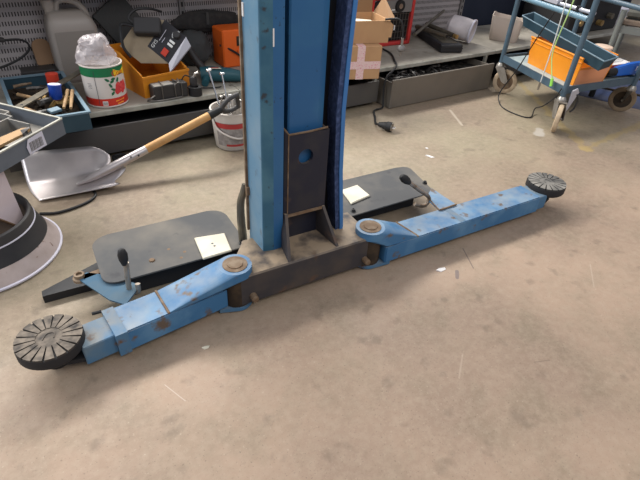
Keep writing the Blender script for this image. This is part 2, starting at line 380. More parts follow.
# column: C profile with a chamfered left lip; side face coloured lighter for light from the left
cb = MB()
cb.prism([(.098,.205),(.102,.103),(.106,.098),(.118,.098),(.114,.110),(.110,.205)], 0, 1.02)
cb.prism([(.098,.205),(.098,.193),(.42,.193),(.42,.205)], 0, 1.02)
column = cb.build('column', 'col_blue_lit', lift)
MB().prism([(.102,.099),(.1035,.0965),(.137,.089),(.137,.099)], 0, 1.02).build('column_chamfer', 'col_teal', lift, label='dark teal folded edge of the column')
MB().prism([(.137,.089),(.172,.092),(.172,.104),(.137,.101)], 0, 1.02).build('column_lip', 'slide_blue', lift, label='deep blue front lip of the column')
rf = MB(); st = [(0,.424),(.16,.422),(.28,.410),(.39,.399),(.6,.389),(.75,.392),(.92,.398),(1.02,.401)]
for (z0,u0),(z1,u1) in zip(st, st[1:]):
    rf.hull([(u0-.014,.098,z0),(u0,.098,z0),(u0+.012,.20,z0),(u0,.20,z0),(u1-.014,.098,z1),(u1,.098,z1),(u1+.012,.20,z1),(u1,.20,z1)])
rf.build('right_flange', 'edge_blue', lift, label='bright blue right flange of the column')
ws = MB()
for (z0,u0),(z1,u1) in zip(st, st[1:]):
    if z1 <= .15: continue
    ws.hull([(u0-.030,.103,z0),(u0-.013,.103,z0),(u0-.004,.172,z0),(u0-.022,.172,z0),(u1-.030,.103,z1),(u1-.013,.103,z1),(u1-.004,.172,z1),(u1-.022,.172,z1)])
ws.build('webbing_strip', 'navy_web', lift, label='dark navy woven cover strip')
MB().box((.262,.178,.51),(.30,.012,1.0)).build('inner_shade', 'slot_shade', lift)  # near-black sheet painted as the shade inside the column slot
# carriage slide panel seen in the slot
sl = MB().prism([(.200,.150),(.200,.124),(.205,.120),(.303,.120),(.326,.128),(.326,.150)], .30, 1.02)
sl.build('slide_panel', 'slide_blue', lift)
MB().box((.1385,.0905,.835),(.004,.004,.045)).build('sticker', 'paper', lift, label='small white sticker on the column lip')
MB().box((.0985,.192,.885),(.005,.010,.034)).build('sticker', 'paper', lift, label='small white sticker on the column side')
# carriage bracket
br = MB()
outer = [(.192,.262),(.327,.262),(.327,.548),(.192,.548)]
hole = ringp(.254,.469,.026,20)
def plate_with_hole(mb, outer, hole, y0, y1):
    vo0=[mb.bm.verts.new((x,y0,z)) for x,z in outer]; vh0=[mb.bm.verts.new((x,y0,z)) for x,z in hole]
    E=[mb.bm.edges.new((vo0[i],vo0[(i+1)%len(vo0)])) for i in range(len(vo0))]+[mb.bm.edges.new((vh0[i],vh0[(i+1)%len(vh0)])) for i in range(len(vh0))]
    r=bmesh.ops.triangle_fill(mb.bm, use_beauty=True, edges=E)
    fs=[f for f in r['geom'] if isinstance(f,bmesh.types.BMFace)]
    e=bmesh.ops.extrude_face_region(mb.bm, geom=fs)
    bmesh.ops.translate(mb.bm, verts=[v for v in e['geom'] if isinstance(v,bmesh.types.BMVert)], vec=(0,y1-y0,0))
plate_with_hole(br, outer, hole, .098, .110)
br.hull([(.180,.150,.27),(.192,.098,.262),(.192,.150,.27),(.180,.104,.262),(.180,.150,.570),(.180,.104,.565),(.192,.098,.552),(.192,.150,.56)])
br.box((.331,.124,.405),(.009,.05,.286))
bracket = br.build('carriage_bracket', 'bracket', lift)
MB().tube([(.180,.146,.572),(.183,.106,.566),(.193,.099,.552),(.262,.099,.552),(.328,.099,.556)], .0035, 6).build('edge', 'rust', bracket, label='worn brown edge')
MB().tube([(.1915,.0975,.55),(.1915,.0975,.27)], .0022, 6).build('edge', 'rust', bracket, label='worn brown edge')
MB().box((.26,.140,.215),(.145,.012,.16)).build('recess_plate', 'bracket', lift)
gs = MB()
gs.hull([(.178,.150,.145),(.188,.150,.145),(.178,.150,.275),(.188,.150,.275),(.180,.094,.272),(.191,.094,.272),(.152,.006,.143),(.162,.006,.143)])
gs.build('gusset', 'beam', lift)
gs = MB()
gs.hull([(.326,.150,.145),(.336,.150,.145),(.326,.150,.275),(.336,.150,.275),(.324,.094,.268),(.334,.094,.268),(.342,.012,.143),(.352,.012,.143)])
gs.build('gusset', 'beam', lift)
MB().box((.258,.120,.263),(.142,.052,.010)).build('ledge', 'rust', lift, label='dusty brown ledge of the bracket')
# cross beam
bb = MB().prism([(-.02,0),(.502,0),(.502,.19),(.06,.19),(.02,.12),(-.02,.08)], .022, .1435, bev=.005)
beam = bb.build('cross_beam', 'beam', lift)
for u in (.019,.464):
    MB().tube([(u,0,.055),(u,-.022,.055)], .012, 14).tube([(u,-.022,.055),(u,-.028,.055)], [.012,.009], 14).build('bolt', 'rust', beam, smooth=True)
for cx, cy in ((-.02,.047),(.502,.037)):
    MB().lathe([(0,.012),(.047,.012),(.047,.146),(0,.146)], 28, (cx,cy,0)).build('pivot_boss', 'rust_dark', beam, smooth=True)

def make_arm(name, cx, cy, ang, L0, L1, wedge_f, wedge_b, b0, b1, pad, pr, ext, inner_b, padmat, label):
    """arm along direction ang from the pivot; b is the sideways axis (towards the column)"""
    d = V(math.cos(ang), math.sin(ang), 0); n = V(-math.sin(ang), math.cos(ang), 0)
    if n.y < 0: n = -n
    o = V(cx, cy, 0)
    F = lambda a, b, z: tuple(o + d*a + n*b + V(0,0,z))
    t = MB()
    t.hull([F(a,b,z) for a in (L0,L1) for b in (b0,b1) for z in (.022,.100)])
    bmesh.ops.bevel(t.bm, geom=list(t.bm.edges), offset=.004, segments=2, affect='EDGES')
    arm = t.build(name, 'blue', lift, label=label)
    # knuckle with wedge
    R = .054
    pts = []
    for k in range(28):
        a = 2*PI*k/28
        for z in (.136,.166): pts.append(tuple(o + V(R*math.cos(a), R*math.sin(a), z)))
    pts += [F(wedge_f,b0+.004,.1005),F(wedge_b,b1-.004,.1005),F(wedge_f,b0+.004,.096),F(wedge_b,b1-.004,.096),F(L0+.005,b0+.003,.099),F(L0+.03,b1-.03,.099)]
    MB().hull(pts).build('knuckle', 'blue', arm)
    MB().lathe([(0,.1655),(.040,.1655),(.040,.168),(.026,.1685),(.025,.171),(0,.172)], 28, (cx,cy,0)).build('pivot_pin', 'rust', arm, smooth=True)
    lo = MB(); lo.hull([tuple(o+V(R*.93*math.cos(2*PI*k/28),R*.93*math.sin(2*PI*k/28),z)) for k in range(28) for z in (.006,.020)]+[F(L0+.03,b,z) for b in (b0+.005,b1-.005) for z in (.006,.020)])
    lo.build('lower_lug', 'blue_dull', arm)
    w = MB().tube([F(wedge_f+.002,b0+.002,.101),F(wedge_b+.002,b1-.002,.101)], .004, 6)
    w.build('weld', 'rust', arm)
    # extension
    x = MB().hull([F(a,b,z) for a in (L1-.05,ext) for b in inner_b for z in (.026,.094)])
    bmesh.ops.bevel(x.bm, geom=list(x.bm.edges), offset=.003, segments=1, affect='EDGES')
    x.build('extension', 'blue_dull', arm)
    # pad
    px, py = pad
    lug = MB().hull([F(ext-.01,inner_b[0]+.005,z) for z in (.035,.05)]+[F(ext-.01,inner_b[1]-.005,z) for z in (.035,.05)]+[(px+.036*math.cos(2*PI*k/16),py+.036*math.sin(2*PI*k/16),z) for k in range(16) for z in (.035,.05)])
    lug.build('pad_lug', 'padblack', arm)
    p = MB().lathe([(0,.02),(.03,.02),(.034,.03),(.034,.082),(0,.082)], 24, (px,py,0))
    p.lathe([(0,.080),(pr*.93,.080),(pr,.088),(pr,.112),(pr*.985,.116),(0,.116)], 48, (px,py,0))
    po = p.build('lift_pad', 'padblack', arm, smooth=True)
    tr = MB(); nb = 18
    for k in range(nb):
        a = 2*PI*k/nb + .1; h = PI/nb*.80; r0, r1 = .034, pr*.985
        poly = [(px+r0*math.cos(a-h), py+r0*math.sin(a-h)), (px+r1*math.cos(a-h), py+r1*math.sin(a-h)), (px+r1*math.cos(a), py+r1*math.sin(a)), (px+r1*math.cos(a+h), py+r1*math.sin(a+h)), (px+r0*math.cos(a+h), py+r0*math.sin(a+h))]
        tr.prism(poly, .115, .123)
    tr.lathe([(0,.115),(.036,.115),(.036,.121),(0,.122)], 28, (px,py,0))
    tr.tube([(px-.016,py-.006,.122),(px-.004,py+.012,.122),(px+.014,py+.010,.122),(px+.012,py-.010,.122)], .002, 5, curve=True)
    tr.build('tread', padmat, arm)
    return arm, F
armL, FL = make_arm('swing_arm', -.02, .047, math.radians(180+8), .045, .392, .238, .232, -.024, .096, (-.572,.026), .087, .487, (-.012,.084), 'rubber', 'left blue swing arm with collar and lift pad')
armR, FR = make_arm('swing_arm', .502, .037, 0.0, .043, .895, .19, .17, -.060, .060, (1.504,.044), .086, .950, (-.054,.054), 'rubber_dark', 'long right blue swing arm with lift pad')
# collars / joint marks
k = MB()
for a0, a1 in ((.366,.400),):
    k.hull([FL(a,b,z) for a in (a0,a1) for b in (-.026,.098) for z in (.019,.1025)])
k.build('collar', 'blue_dull', armL)
MB().tube([FL(.40,.101,.098),FL(.425,.106,.098)], .005, 8).build('stop_pin', 'black', armL)
MB().hull([FR(a,b,.1006) for a in (.415,.445) for b in (-.052,.052)]+[FR(.43,b,.1012) for b in (-.052,.052)]).build('joint_mark', 'blue_dull', armR)

# cover plates
def cover(name, poly, label):
    p = MB().prism(poly, .097, .103, bev=.0015).build(name, 'plate', lift, label=label); return p
cpL = cover('cover_plate', rrect(-.402,.200,.090,.480,(.045,.0,.06,.06)), 'left dark grey cover plate')
cpR = cover('cover_plate', [(.44,.203),(.945,.214),(.972,.225),(.985,.25),(1.018,.432),(1.012,.452),(.995,.465),(.95,.470),(.44,.470)], 'right dark grey cover plate')
def pad_sq(poly, parent):
    return MB().prism(poly, .103, .112, bev=.003).build('square_pad', 'cream', parent, label='square cream plastic pad')
pL = pad_sq([(-.083,.187),(.022,.190),(.036,.300),(-.072,.318)], cpL)
pR = pad_sq([(.578,.276),(.688,.298),(.688,.398),(.598,.388)], cpR)
d = MB()
for q in ((-.026,.255),(-.024,.238)): d.lathe([(0,.1122),(.0045,.1122),(0,.1126)], 10, (q[0],q[1],0))
d.build('hole', 'darktxt', cpL)
for u, v, par, m in ((.072,.222,cpL,'black'),(.560,.232,cpR,'black'),(.986,.292,cpR,'black')):
    MB().lathe([(0,.103),(.011,.103),(.011,.106),(.0075,.107),(.0075,.114),(.004,.114),(.004,.110),(0,.110)], 12, (u,v,0)).build('bolt', m, par, smooth=True)
MB().lathe([(0,.103),(.011,.103),(.009,.107),(0,.108)], 8, (-.237,.262,0)).build('rivet', 'rust', cpL)
for q in ((-.17,.30),(-.145,.235),(-.125,.262)): MB().lathe([(0,.1032),(.006,.1032),(0,.1036)], 8, (q[0],q[1],0)).build('rust_spot', 'rust', cpL)
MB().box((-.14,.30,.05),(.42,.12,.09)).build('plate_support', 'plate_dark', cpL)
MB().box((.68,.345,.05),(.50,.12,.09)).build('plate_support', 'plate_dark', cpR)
# left stop bracket: floor bar, blue strap and nut
bar = MB().hull([(-.585,.350,.0),(-.585,.322,.0),(-.30,.318,.0),(-.34,.45,.0),(-.585,.350,.03),(-.585,.322,.03),(-.30,.318,.03),(-.40,.43,.03)])
bar.build('floor_bar', 'plate_dark', lift, label='dark triangular steel bar on the floor')
MB().hull([(-.47,.285,.088),(-.44,.305,.088),(-.36,.245,.088),(-.30,.165,.088),(-.36,.095,.088),(-.40,.14,.088)]+[(-.47,.285,.093),(-.44,.305,.093),(-.36,.245,.093),(-.30,.165,.093),(-.36,.095,.093),(-.40,.14,.093)]).build('lock_strap', 'strap', lift)
nt = MB().lathe([(0,.08),(.022,.08),(.022,.090),(.016,.092),(.016,.104),(.010,.104),(.010,.098),(0,.098)], 16, (-.463,.292,0)); nt.build('nut', 'rust', lift, smooth=True)
MB().box((-.425,.29,.088),(.06,.022,.010), .2).build('nut_tab', 'rust', lift)
MB().prism([(.925,.20),(.985,.245),(.99,.09),(.895,.088),(.905,.17)], .098, .104).build('lock_strap', 'blue', lift)
MB().tube([(.898,.086,.104),(.99,.09,.104)], .004, 6).tube([(.893,.086,.104),(.912,.18,.104)], .003, 6).build('weld', 'rust', lift)
# levers
lv = MB().tube([(-.326,.172,.190),(-.334,.166,.10),(-.330,.158,.082),(-.312,.150,.082),(-.308,.155,.11)], .0085, 8, curve=True).build('lock_lever', 'rod', lift, smooth=True)
MB().lathe([(0,0),(.009,.002),(.014,.022),(.015,.040),(.011,.056),(.005,.062),(0,.063)], 16, (-.330,.173,.182)).build('lever_knob', 'black', lv, smooth=True)
lv = MB().tube([(.765,.17,.228),(.83,.17,.176),(.895,.17,.126),(.908,.17,.100),(.890,.17,.080),(.855,.172,.088),(.835,.176,.098)], .0085, 8, curve=True).build('lock_lever', 'rod', lift, smooth=True)
MB().lathe([(0,0),(.010,.002),(.016,.022),(.017,.042),(.013,.058),(.006,.066),(0,.067)], 16, (.778,.17,.217), frame((-.052,0,.042))).build('lever_knob', 'black', lv, smooth=True)
# hose behind the column
MB().tube([(.100,.235,.335),(.092,.232,.31),(.080,.232,.27),(.079,.235,.20),(.085,.240,.10)], [.011,.016], 10, curve=True).build('hose', 'olive', lift, smooth=True, label='brown hose beside the column')
MB().box((.096,.200,.33),(.014,.016,.03)).build('hose_clip', 'rust', lift)
MB().box((.095,.205,.57),(.010,.008,.8)).build('rust_edge', 'rust', lift, label='rusty rear edge of the column')
# ------------------------------------------------------------------ shelving along the back
sh = thing('metal_shelving', 'long grey metal base shelf with perforated back panel behind the lift', 'shelving', (1.15,2.78,0))
def wl(x, y, z, o=(1.15,2.78,0)): return (x-o[0], y-o[1], z-o[2])
bays = [(-1.31,-.08),(-.08,1.13),(1.13,2.115),(2.115,3.30),(3.30,5.7)]
for x0, x1 in bays:
    b = MB().box(wl((x0+x1)/2,2.785,.2205),(x1-x0-.003,.65,.005))
    o = b.build('shelf_board', 'shelf', sh)
    MB().box(wl((x0+x1)/2,2.452,.2098),(x1-x0-.003,.016,.026), bev=.003).build('front_lip', 'lip', o)
perf = perf_mat()
for x0, x1 in ((-1.4,-.16),(-.16,1.075),(1.075,2.29),(2.29,3.55)):
    MB().box((x0/2+x1/2-1.15, 3.112-2.78, .483),(x1-x0-.004,.010,.515)).build('back_panel', perf, sh)
for x in (-.16,1.075,2.29,3.55):
    u = MB().box((x-1.15, 3.098-2.78, .483),(.034,.02,.515)).build('upright', 'upright', sh)
    for k in range(10): MB().box((x-1.15, 3.0875-2.78, .25+k*.05),(.012,.002,.026)).build('slot', 'black', u)
for x0, x1 in bays[:-1]: MB().box(wl((x0+x1)/2,2.955,.727),(x1-x0-.003,.30,.022)).build('unseen_shade_shelf', 'shelf', sh)  # added out of view to shade the things on the base shelf
for x in (1.13,2.115,3.20):
    MB().box((x-1.15, 2.452-2.78, .1),(.022,.022,.195)).build('front_post', 'lip', sh)
def closed_drawer(x0, x1, label):
    t = thing('plinth_drawer', label, 'drawer', ((x0+x1)/2,2.39,0))
    MB().box((0,0,.097),(x1-x0-.006,.014,.136)).build('front_panel', 'drawer_dk', t)
    MB().box((0,.30,.075),(x1-x0-.05,.58,.09)).build('drawer_body', 'black', t)
    return t
closed_drawer(-.06, 1.115, 'closed dark grey plinth drawer behind the shovel')
closed_drawer(1.145, 2.10, 'closed grey plinth drawer under the cardboard boxes')
closed_drawer(3.31, 4.4, 'closed dark plinth drawer behind the blue cart')
dr = thing('plinth_drawer', 'open grey drawer on the floor full of dark metal parts', 'drawer', (2.627,2.30,0))
MB().box((0,0,.096),(.985,.014,.184), bev=.002).build('front_panel', 'drawer', dr)
for s in (-1,1): MB().box((s*.4865,.29,.088),(.012,.566,.165)).build('side_panel', 'drawer', dr)
MB().box((0,.57,.088),(.961,.012,.165)).build('back_panel', 'drawer', dr)
MB().box((0,.29,.02),(.961,.56,.01)).build('bottom_panel', 'drawer_dk', dr)
sc = MB(); rnd = random.Random(3)
for i in range(110):
    x, y = rnd.uniform(2.16,3.02), rnd.uniform(2.34,2.80); z = rnd.uniform(.125,.16) - (.035 if x > 2.8 else 0)
    a = rnd.uniform(0,PI); L = rnd.uniform(.03,.075); dz = rnd.uniform(-.018,.025)
    x = min(max(x,2.22),3.02); y = min(max(y,2.40),2.76)
    sc.tube([(x-L*math.cos(a),y-min(L,.05)*math.sin(a),z-dz),(x,y,z+rnd.uniform(-.01,.02)),(x+L*math.cos(a),y+min(L,.05)*math.sin(a),z+dz)], rnd.uniform(.004,.010), 5)
sc.box((2.627,2.585,.08),(.955,.54,.10))
tag(sc.build('metal_scrap', 'scrap'), 'dark tangle of metal parts filling the open drawer', 'metal parts', kind='stuff')

# ------------------------------------------------------------------ left end of the shelf
SZ = .2232
# milky canister
t = thing('plastic_canister', 'translucent grey plastic canister with a handle against the perforated panel', 'canister', (.425,3.00,SZ))
b = MB()
def loft(mb, rings):
    R_ = [[mb.bm.verts.new(Vector(p)) for p in r] for r in rings]
    n = len(R_[0])
    for a, c in zip(R_, R_[1:]):
        for k in range(n): mb.bm.faces.new((a[k],a[(k+1)%n],c[(k+1)%n],c[k]))
    mb.bm.faces.new(R_[0][::-1]); mb.bm.faces.new(R_[-1])
def rr(x0,y0,x1,y1,r,z,n=4): return [(x,y,z) for x,y in rrect(x0,y0,x1,y1,(r,)*4,n)]
loft(b, [rr(-.115,-.08,.115,.08,.03,0), rr(-.12,-.085,.12,.085,.035,.02), rr(-.12,-.085,.12,.085,.035,.27), rr(-.115,-.08,.105,.08,.03,.31), rr(-.10,-.05,.07,.05,.02,.345), rr(-.09,-.03,.05,.03,.02,.352)])
body = b.build('body', 'jerry', t, smooth=True)
MB().prism([(-.121,0.012),(.121,.012),(.121,.262),(-.121,.262)], -.0862, -.0855, lambda x,y,z:(x*.80,z,y)).build('liquid_level', 'jerry_low', t)
MB().lathe([(.024,.33),(.024,.365),(.030,.365),(.030,.40),(.026,.405),(0,.405)], 20, (-.085,0,0)).build('cap', 'jerry', t, smooth=True)
MB().tube([(-.055,0,.335),(-.045,0,.385),(-.01,0,.398),(.045,0,.385),(.080,0,.345),(.092,0,.30)], .016, 10, curve=True).build('handle', 'jerry', t, smooth=True)

# pepper can
t = thing('food_can', 'large printed can with green top and red peppers, crumpled plastic bag inside', 'can', (.455,2.565,SZ))
r = .097; H = .198
def shell(mb, z0, z1, rr_, a0=0, a1=2*PI, n=48): mb.lathe([(rr_,z0),(rr_,z1)], n, a0=a0, a1=a1)
b = MB().lathe([(0,.002),(r,.002),(r+.002,.004),(r+.002,.008),(r,.010),(r,H-.006),(r+.003,H-.005),(r+.003,H),(r-.003,H),(r-.003,H-.03),(0,H-.03)], 48)
can = b.build('can_body', 'canwhite', t, smooth=True)
b = MB(); shell(b, .010, .046, r+.0006); b.build('red_band', 'canred', can, smooth=True)
b = MB(); shell(b, .150, H-.006, r+.0006); b.build('green_band', 'cangreen', can, smooth=True)
def cyl(a_deg, z0, rr_=None):
    rr_ = rr_ or r+.0014
    return lambda x, y: (rr_*math.cos(math.radians(a_deg)+x/rr_), rr_*math.sin(math.radians(a_deg)+x/rr_), z0+y)
def patch(poly, a, z, m, name, rr_=None):
    f = cyl(a, z, rr_); mb = MB()
    x0=min(p[0] for p in poly); 
    # subdivided strip fan around centroid
    cx=sum(p[0] for p in poly)/len(poly); cy=sum(p[1] for p in poly)/len(poly)
    for p,q in zip(poly, poly[1:]+poly[:1]):
        for k in range(3):
            t0,t1=k/3,(k+1)/3
            A=[(cx+(p[0]-cx)*u, cy+(p[1]-cy)*u) for u in (t0,t1)]; B=[(cx+(q[0]-cx)*u, cy+(q[1]-cy)*u) for u in (t0,t1)]
            vs=[mb.bm.verts.new(Vector(f(*w))) for w in ((A[0],A[1],B[1],B[0]) if k else (A[0],A[1],B[1]))]
            mb.bm.faces.new(vs)
    return mb.build(name, m, can)
patch([(-.0012,-.078),(.0012,-.078),(.0012,.085),(-.0012,.085)], 236, .095, 'darktxt', 'seam')
patch([(-.03,-.016),(.05,-.018),(.05,.016),(-.03,.022)], 307, .160, 'canyellow', 'yellow_label')
b = MB().text('Com', .036, cyl(304, .162, r+.002)); b.build('lettering', 'canred', can, normals=False)
for (dx, dz, w, h) in ((0,0,.018,.028),(.022,-.002,.016,.030),(.040,.004,.014,.026),(-.012,-.014,.012,.018)):
    patch([(w*math.cos(2*PI*k/10)+dx, h*math.sin(2*PI*k/10)+dz) for k in range(10)], 298, .092, 'canpepper', 'pepper', r+.0012+dx*.01)
for (dx, dz, an) in ((-.030,.030,.5),(-.040,.012,2.2),(-.030,-.008,2.8),(-.022,.042,.2),(-.035,-.026,.9),(-.052,.040,2.6),(.0,.034,1.2)):
    c_, s_ = math.cos(an), math.sin(an)
    patch([(dx+x*c_-y*s_, dz+x*s_+y*c_) for x, y in ((-.013,0),(-.004,.007),(.008,.004),(.013,0),(.006,-.006),(-.006,-.005))], 298, .096, 'canleaf', 'leaf', r+.0018)
patch([(-.012,-.011),(.012,-.011),(.012,.011),(-.012,.011)], 252, .024, 'paper', 'barcode')
for k in range(6): patch([(-.0007,-.007),(.0007,-.007),(.0007,.007),(-.0007,.007)], 247+k*2, .024, 'darktxt', 'barcode_line', r+.0022)
for k, w in enumerate((.05,.036)):
    patch([(-w/2,-.004),(w/2,.0),(w/2,.007),(-w/2,.003)], 296, .030-k*.014, 'canorange', 'orange_script')
for k in range(4): patch([(-.009+.002*(k%2),-.0009),(.012,-.0009),(.012,.0009),(-.009+.002*(k%2),.0009)], 216, .118-k*.007, 'darktxt', 'small_print')
# crumpled bag in the can
def crumple(name, c, rx, ry, rz, m, seed, amp=.16, z_floor=None, sub=4):
    bm = bmesh.new(); bmesh.ops.create_icosphere(bm, subdivisions=sub, radius=1)
    from mathutils import noise as nz
    for v in bm.verts:
        p = v.co.copy(); n = nz.noise(p*1.7+V(seed,0,0))*amp*1.4 + abs(nz.noise(p*4+V(0,seed,0)))*amp - abs(nz.noise(p*8+V(0,0,seed)))*amp*.5
        q = p*(1+n); v.co = V(c[0]+q.x*rx, c[1]+q.y*ry, c[2]+q.z*rz)
        if z_floor is not None: v.co.z = max(v.co.z, z_floor)
    mb = MB(); mb.bm.free(); mb.bm = bm; return mb
bg = crumple('plastic_bag', (.443,2.565,SZ+.238), .080, .080, .086, 'bag', 2.3, .22, SZ+.2005).build('plastic_bag', 'bag', smooth=True, angle=25)
tag(bg, 'crumpled clear plastic bag stuffed in the top of the pepper can', 'plastic bag')

# teal crate with old tools
t = thing('tool_crate', 'dark teal plastic crate of old wooden-handled tools on the shelf edge', 'crate', (.17,2.56,SZ))
def open_box(mb, sx, sy, h, th=.006, flare=0.0):
    for (cx, cy, w, d) in ((0,-sy/2+th/2,sx,th),(0,sy/2-th/2,sx,th),(-sx/2+th/2,0,th,sy-2*th),(sx/2-th/2,0,th,sy-2*th)): mb.box((cx,cy,h/2),(w,d,h))
    mb.box((0,0,th/2),(sx-2*th,sy-2*th,th)); return mb
open_box(MB(), .28, .62, .078).build('crate_body', 'teal', t)
b = MB()
for (cx, cy, w, d) in ((0,-.307,.295,.016),(0,.307,.295,.016),(-.14,0,.016,.60),(.14,0,.016,.60)): b.box((cx,cy,.079),(w,d,.008))
b.build('rim', 'teal_lt', t)
# contents: each tool on its own
def hammer(name, label, p0, p1, r, m='oldwood', head=None):
    o = thing(name, label, 'hammer' if head else 'tool', p0, 0, 'old tools in the teal crate')
    d = Vector(p1)-Vector(p0)
    MB().tube([(0,0,0), d*.5+V(0,0,.001), d], [r*1.15, r*.85], 8).build('handle', m, o, smooth=True)
    if head:
        n = d.cross(V(0,0,1)).normalized()
        MB().tube([d-n*head, d-n*head*.4, d+n*head*.5, d+n*head], [.012,.015], 8).build('head', 'scrap', o)
    return o
cz = SZ+.05
hammer('hammer', 'hammer with brown handle lying across the teal crate', (.075,2.60,cz+.03), (.165,2.42,cz+.045), .0075, head=.03)
hammer('hammer', 'hammer lying along the left of the teal crate', (.055,2.50,cz+.01), (.125,2.33,cz+.025), .008, head=.03)
hammer('file_tool', 'wooden-handled file, left of the pair at the front right of the crate', (.276,2.50,cz+.052), (.222,2.315,cz+.04), .0075, 'oldwood')
hammer('file_tool', 'wooden-handled file, right of the pair at the front right of the crate', (.294,2.49,cz+.05), (.248,2.300,cz+.04), .0075, 'oldwood')
hammer('chisel', 'short chisel with brass-coloured handle in the middle of the crate', (.19,2.56,cz+.04), (.16,2.46,cz+.03), .009, 'brass')
hammer('chisel', 'short thick wooden chisel handle beside the blue cap', (.225,2.50,cz+.016), (.18,2.42,cz+.012), .010, 'brass')
hammer('punch', 'thin rusty punch at the back of the crate', (.07,2.72,cz+.03), (.15,2.74,cz+.03), .007, 'rust')
hammer('punch', 'dark punch crossing under the blue cap', (.12,2.68,cz+.028), (.24,2.64,cz+.028), .008, 'scrap')
b = MB(); b.lathe([(.024,0),(.040,0),(.044,.008),(.040,.018),(.026,.018),(.024,0)], 24)
o = tag(b.build('brass_ring', 'brass', smooth=True), 'brown metal ring under the blue cap in the teal crate', 'ring'); o.location = (.245,2.475,cz+.008)
b = MB().box((0,0,0),(.050,.035,.012), (0.15,0,.4), bev=.002)
o = tag(b.build('metal_block', 'teal_lt'), 'small pale blue metal block at the front of the teal crate', 'metal block'); o.location = (.185,2.325,SZ+.082)
b = MB(); rr2 = random.Random(5)
for i in range(60):
    x, y = rr2.uniform(.06,.28), rr2.uniform(2.30,2.80); a = rr2.uniform(0,PI); L = rr2.uniform(.02,.03)
    b.tube([(x-L*math.cos(a),y-L*math.sin(a),SZ+.03+rr2.uniform(-.01,.015)),(x+L*math.cos(a),y+L*math.sin(a),SZ+.035+rr2.uniform(-.01,.015))], rr2.uniform(.004,.008), 5)
b.box((.17,2.56,SZ+.017),(.26,.59,.02))
tag(b.build('small_parts', 'rust_dark'), 'rusty small parts filling the bottom of the teal crate', 'small parts', kind='stuff')
def cap(label, m, loc, rot):
    o = thing('plastic_cup', label, 'cup', loc, Euler(rot))
    MB().lathe([(0,0),(.022,0),(.028,.060),(.029,.064),(.026,.065),(0,.063)], 24).build('cup_body', m, o, smooth=True)
    b_ = MB()
    for k in range(24):
        a = 2*PI*k/24; b_.box((.0255*math.cos(a),.0255*math.sin(a),.032),(.003,.002,.050),a)
    b_.build('ribs', m, o); 
    MB().lathe([(0,.0645),(.026,.0645),(.026,.067),(0,.067)], 24).build('cup_lid', 'label' if m=='bluepl' else m, o)
cap('blue ribbed plastic cup with pale lid on the old tools', 'bluepl', (.215,2.455,SZ+.085), (-.1,.12,0))
cap('red ribbed plastic cup behind the steel bar', 'redpl', (.235,2.62,SZ+.085), (-.05,.05,0))
o = thing('steel_bar', 'long flat grey steel bar lying across the teal crate', 'bar', (.05,2.32,SZ+.117)); d = V(.36,.415,.006)
F = frame(d, V(0,0,1)); MB().box(d*.5,(.006,.036,d.length), F).build('bar_body', 'olive', o)
MB().lathe([(0,-.004),(.006,-.004),(.006,.004),(0,.004)], 10, d*.05, F@Matrix.Rotation(PI/2,3,'Y')).build('hole', 'black', o)
o = thing('wooden_stick', 'upright pale wooden stick at the left edge beside the teal crate', 'stick', (.008,2.50,SZ+.008))
MB().tube([(-.035,-.03,0),(-.030,.0,.12),(.0,.10,.245)], [.015,.012], 10).build('handle_shaft', 'wood', o, smooth=True)
b = MB().prism(rrect(-.04,0,.05,.13,(.01,.01,.04,.04)), 0, .02, lambda x,y,z:(x,z,y))
o = tag(b.build('brown_block', 'brownedge'), 'brown rounded board leaning on the panel behind the red cup', 'board'); o.location = (.262,3.03,SZ+.08); o.rotation_euler = (-.3,0,.1)
b = MB().box((.212,2.98,SZ+.04),(.16,.10,.08), bev=.004); tag(b.build('dark_box', 'dkplastic'), 'small dark box behind the teal crate', 'box')
# black air gun and hose hung on the panel
o = thing('air_gun', 'black air gun with cable hanging on the panel at the left edge', 'air gun', (.04,3.04,.43))
MB().tube([(-.06,-.02,.02),(.0,-.03,.035),(.06,-.02,.015)], [.022,.012], 10).build('gun_body', 'dkplastic', o, smooth=True)
MB().tube([(-.02,-.02,.02),(-.035,-.02,-.06)], .017, 8).build('grip', 'black', o, smooth=True)
MB().tube([(.06,-.02,.015),(.13,-.01,.010),(.165,-.01,-.015),(.15,-.01,-.055),(.07,-.01,-.10),(-.05,-.01,-.13),(-.2,-.01,-.15)], .006, 6, curve=True).build('cable', 'black', o, smooth=True)
MB().tube([(-.01,.055,.03),(-.01,-.03,.03)], .005, 6).build('hook', 'steel', o)

# amber bin
o = thing('storage_bin', 'amber open-front plastic storage bin holding the tilted control box', 'storage bin', (.632,2.525,SZ), .20)
b = MB(); prof = [(0,0),(0,.10),(.02,.118),(.22,.175),(.40,.185),(.40,0)]
for x in (0,.262): b.prism(prof, x, x+.006, lambda x,y,z:(z,x,y))
b.box((.134,.003,.055),(.256,.006,.11)); b.box((.134,.397,.09),(.256,.006,.18)); b.box((.134,.20,.004),(.256,.39,.008))
b.build('bin_body', 'orange_dk', o)
MB().box((.134,-.001,.104),(.272,.012,.012)).tube([(.003,.012,.112),(.003,.22,.177),(.003,.395,.187)], .005, 6).tube([(.265,.012,.112),(.265,.22,.177),(.265,.395,.187)], .005, 6).build('bin_rim', 'orange_dk', o)
